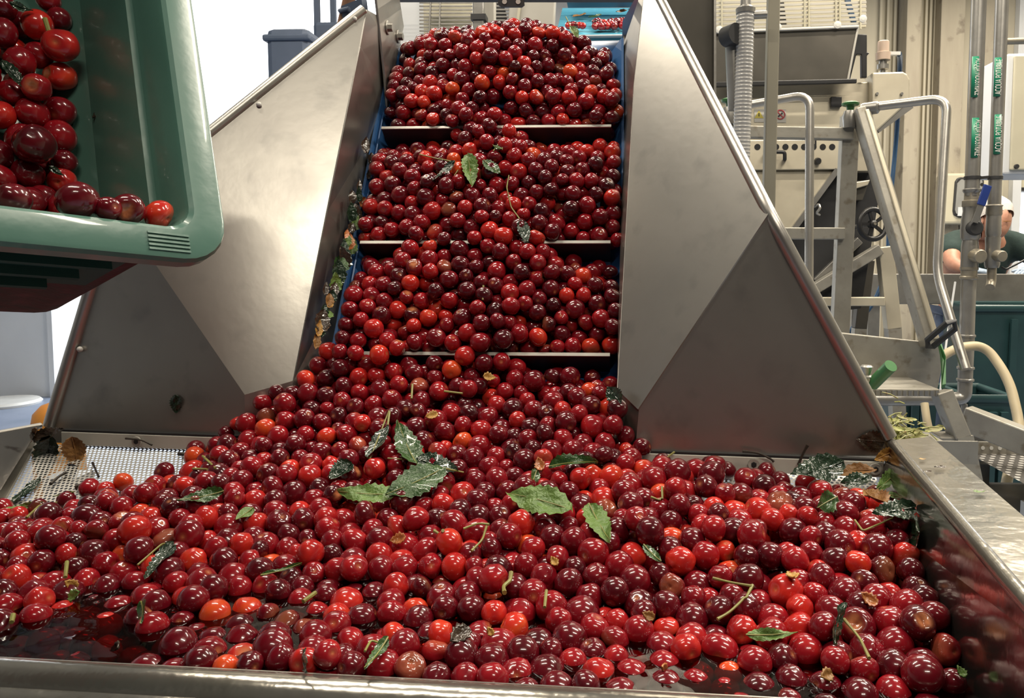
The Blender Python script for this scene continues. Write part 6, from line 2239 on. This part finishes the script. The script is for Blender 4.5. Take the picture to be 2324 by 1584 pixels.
# T-shirt over trunk and upper arms, trousers over the legs
sv = [J['waist'] + V((0, 0.02, -0.14)), J['waist'], J['chest'], J['neck'] + V((0, 0.03, -0.035)), sh_l, sh_l + (el_l - sh_l) * 0.72, sh_r, sh_r + (el_r - sh_r) * 0.72]
skin_body('t_shirt', sv, [(0, 1), (1, 2), (2, 3), (2, 4), (4, 5), (2, 6), (6, 7)], [.165, .16, .175, .075, .095, .074, .095, .074], 'shirt', per)
tv = [J['pelvis'] + V((0, 0, 0.04)), verts[11], verts[12], verts[13] + UP * 0.04, verts[14], verts[15], verts[16] + UP * 0.04]
skin_body('trousers', tv, [(0, 1), (1, 2), (2, 3), (0, 4), (4, 5), (5, 6)], [.16, .10, .075, .06, .10, .075, .06], 'navy_dark', per)
# head with a face, tilted down to the work
hc = P(2260, 497, YH)
hrot = Euler((math.radians(-22), 0, math.radians(6))).to_matrix()


def hp_(x, y, z):
    return hc + hrot @ V((x, y, z))


m_ = MB()
vv, ff = [], []
nu_, nv_ = 20, 16
for i in range(nv_ + 1):
    t_ = math.pi * i / nv_
    for k in range(nu_):
        a = 2 * math.pi * k / nu_
        x, y, z = math.sin(t_) * math.cos(a), math.sin(t_) * math.sin(a), math.cos(t_)
        w = 1.0 - 0.22 * max(0, -z) ** 1.5
        px_, py_, pz_ = 0.076 * x * w, 0.096 * y * (1 - 0.12 * max(0, -z)), 0.118 * z
        if y < 0:
            py_ -= 0.026 * math.exp(-((x) / 0.17) ** 2 - ((z + 0.12) / 0.20) ** 2)          # nose
            py_ += 0.012 * (math.exp(-((abs(x) - 0.42) / 0.18) ** 2 - ((z - 0.08) / 0.13) ** 2))   # eye sockets
            py_ -= 0.006 * math.exp(-((x) / 0.3) ** 2 - ((z + 0.46) / 0.10) ** 2)        # lips
            py_ -= 0.008 * math.exp(-((x) / 0.3) ** 2 - ((z + 0.85) / 0.15) ** 2)        # chin
        vv.append(hp_(px_, py_, pz_))
for i in range(nv_):
    for k in range(nu_):
        ff.append((i * nu_ + k, (i + 1) * nu_ + k, (i + 1) * nu_ + (k + 1) % nu_, i * nu_ + (k + 1) % nu_))
hd_o = m_.add(vv, ff, True).build('head', 'skin', per)
for sx_ in (-1, 1):
    MB().sphere(hp_(sx_ * 0.031, -0.074, 0.008), 0.010, 12, 8).build('eye', 'hair', hd_o)
    MB().bar(hp_(sx_ * 0.018, -0.094, 0.028), hp_(sx_ * 0.048, -0.082, 0.028), 0.006, 0.007).build('eyebrow', 'hair', hd_o)
    MB().sphere(hp_(sx_ * 0.078, 0.005, -0.005), 0.022, 10, 8, (0.35, 0.7, 1.2)).build('ear', 'skin', hd_o)
MB().bar(hp_(-0.022, -0.089, -0.055), hp_(0.022, -0.089, -0.055), 0.003, 0.004).build('mouth', 'leaf_dry', hd_o)
cv, cf = [], []
for i in range(9):
    t_ = math.pi * 0.56 * i / 8
    for k in range(24):
        a = 2 * math.pi * k / 24
        wob = 1 + 0.03 * math.sin(5 * a + i)
        cv.append(hp_(0.098 * math.sin(t_) * math.cos(a) * wob, 0.012 + 0.118 * math.sin(t_) * math.sin(a) * wob, 0.030 + 0.118 * math.cos(t_)))
for i in range(8):
    for k in range(24):
        cf.append((i * 24 + k, (i + 1) * 24 + k, (i + 1) * 24 + (k + 1) % 24, i * 24 + (k + 1) % 24))
MB().add(cv, cf, True).build('hair_net', 'cap', per)
# gloved hands with five fingers resting on the table
for wr, dr in ((wr_l, V((0.75, -0.55, -0.12))), (wr_r, V((-0.75, -0.55, -0.12)))):
    dr = dr.normalized()
    sd_ = dr.cross(UP).normalized()
    hv = [wr, wr + dr * 0.05, wr + dr * 0.095]
    he = [(0, 1), (1, 2)]
    hr = [(.030, .026), (.042, .020), (.040, .017)]
    for k, (o_, ln) in enumerate(((-0.030, .062), (-0.010, .074), (0.010, .070), (0.030, .056))):
        b0 = len(hv)
        q = wr + dr * 0.10 + sd_ * o_
        hv += [q, q + dr * ln * 0.5 - UP * 0.006, q + dr * ln * 0.85 - UP * 0.026]
        he += [(2, b0), (b0, b0 + 1), (b0 + 1, b0 + 2)]
        hr += [(.010, .010), (.009, .009), (.0075, .0075)]
    b0 = len(hv)
    sgn = 1 if dr.x > 0 else -1
    q = wr + dr * 0.035 - sd_ * 0.040 * sgn
    hv += [q, q + (dr * 0.8 - sd_ * 0.5 * sgn) * 0.045, q + (dr * 1.0 - sd_ * 0.3 * sgn) * 0.07]
    he += [(1, b0), (b0, b0 + 1), (b0 + 1, b0 + 2)]
    hr += [(.012, .012), (.010, .010), (.008, .008)]
    skin_body('glove', hv, he, hr, 'glove', per)
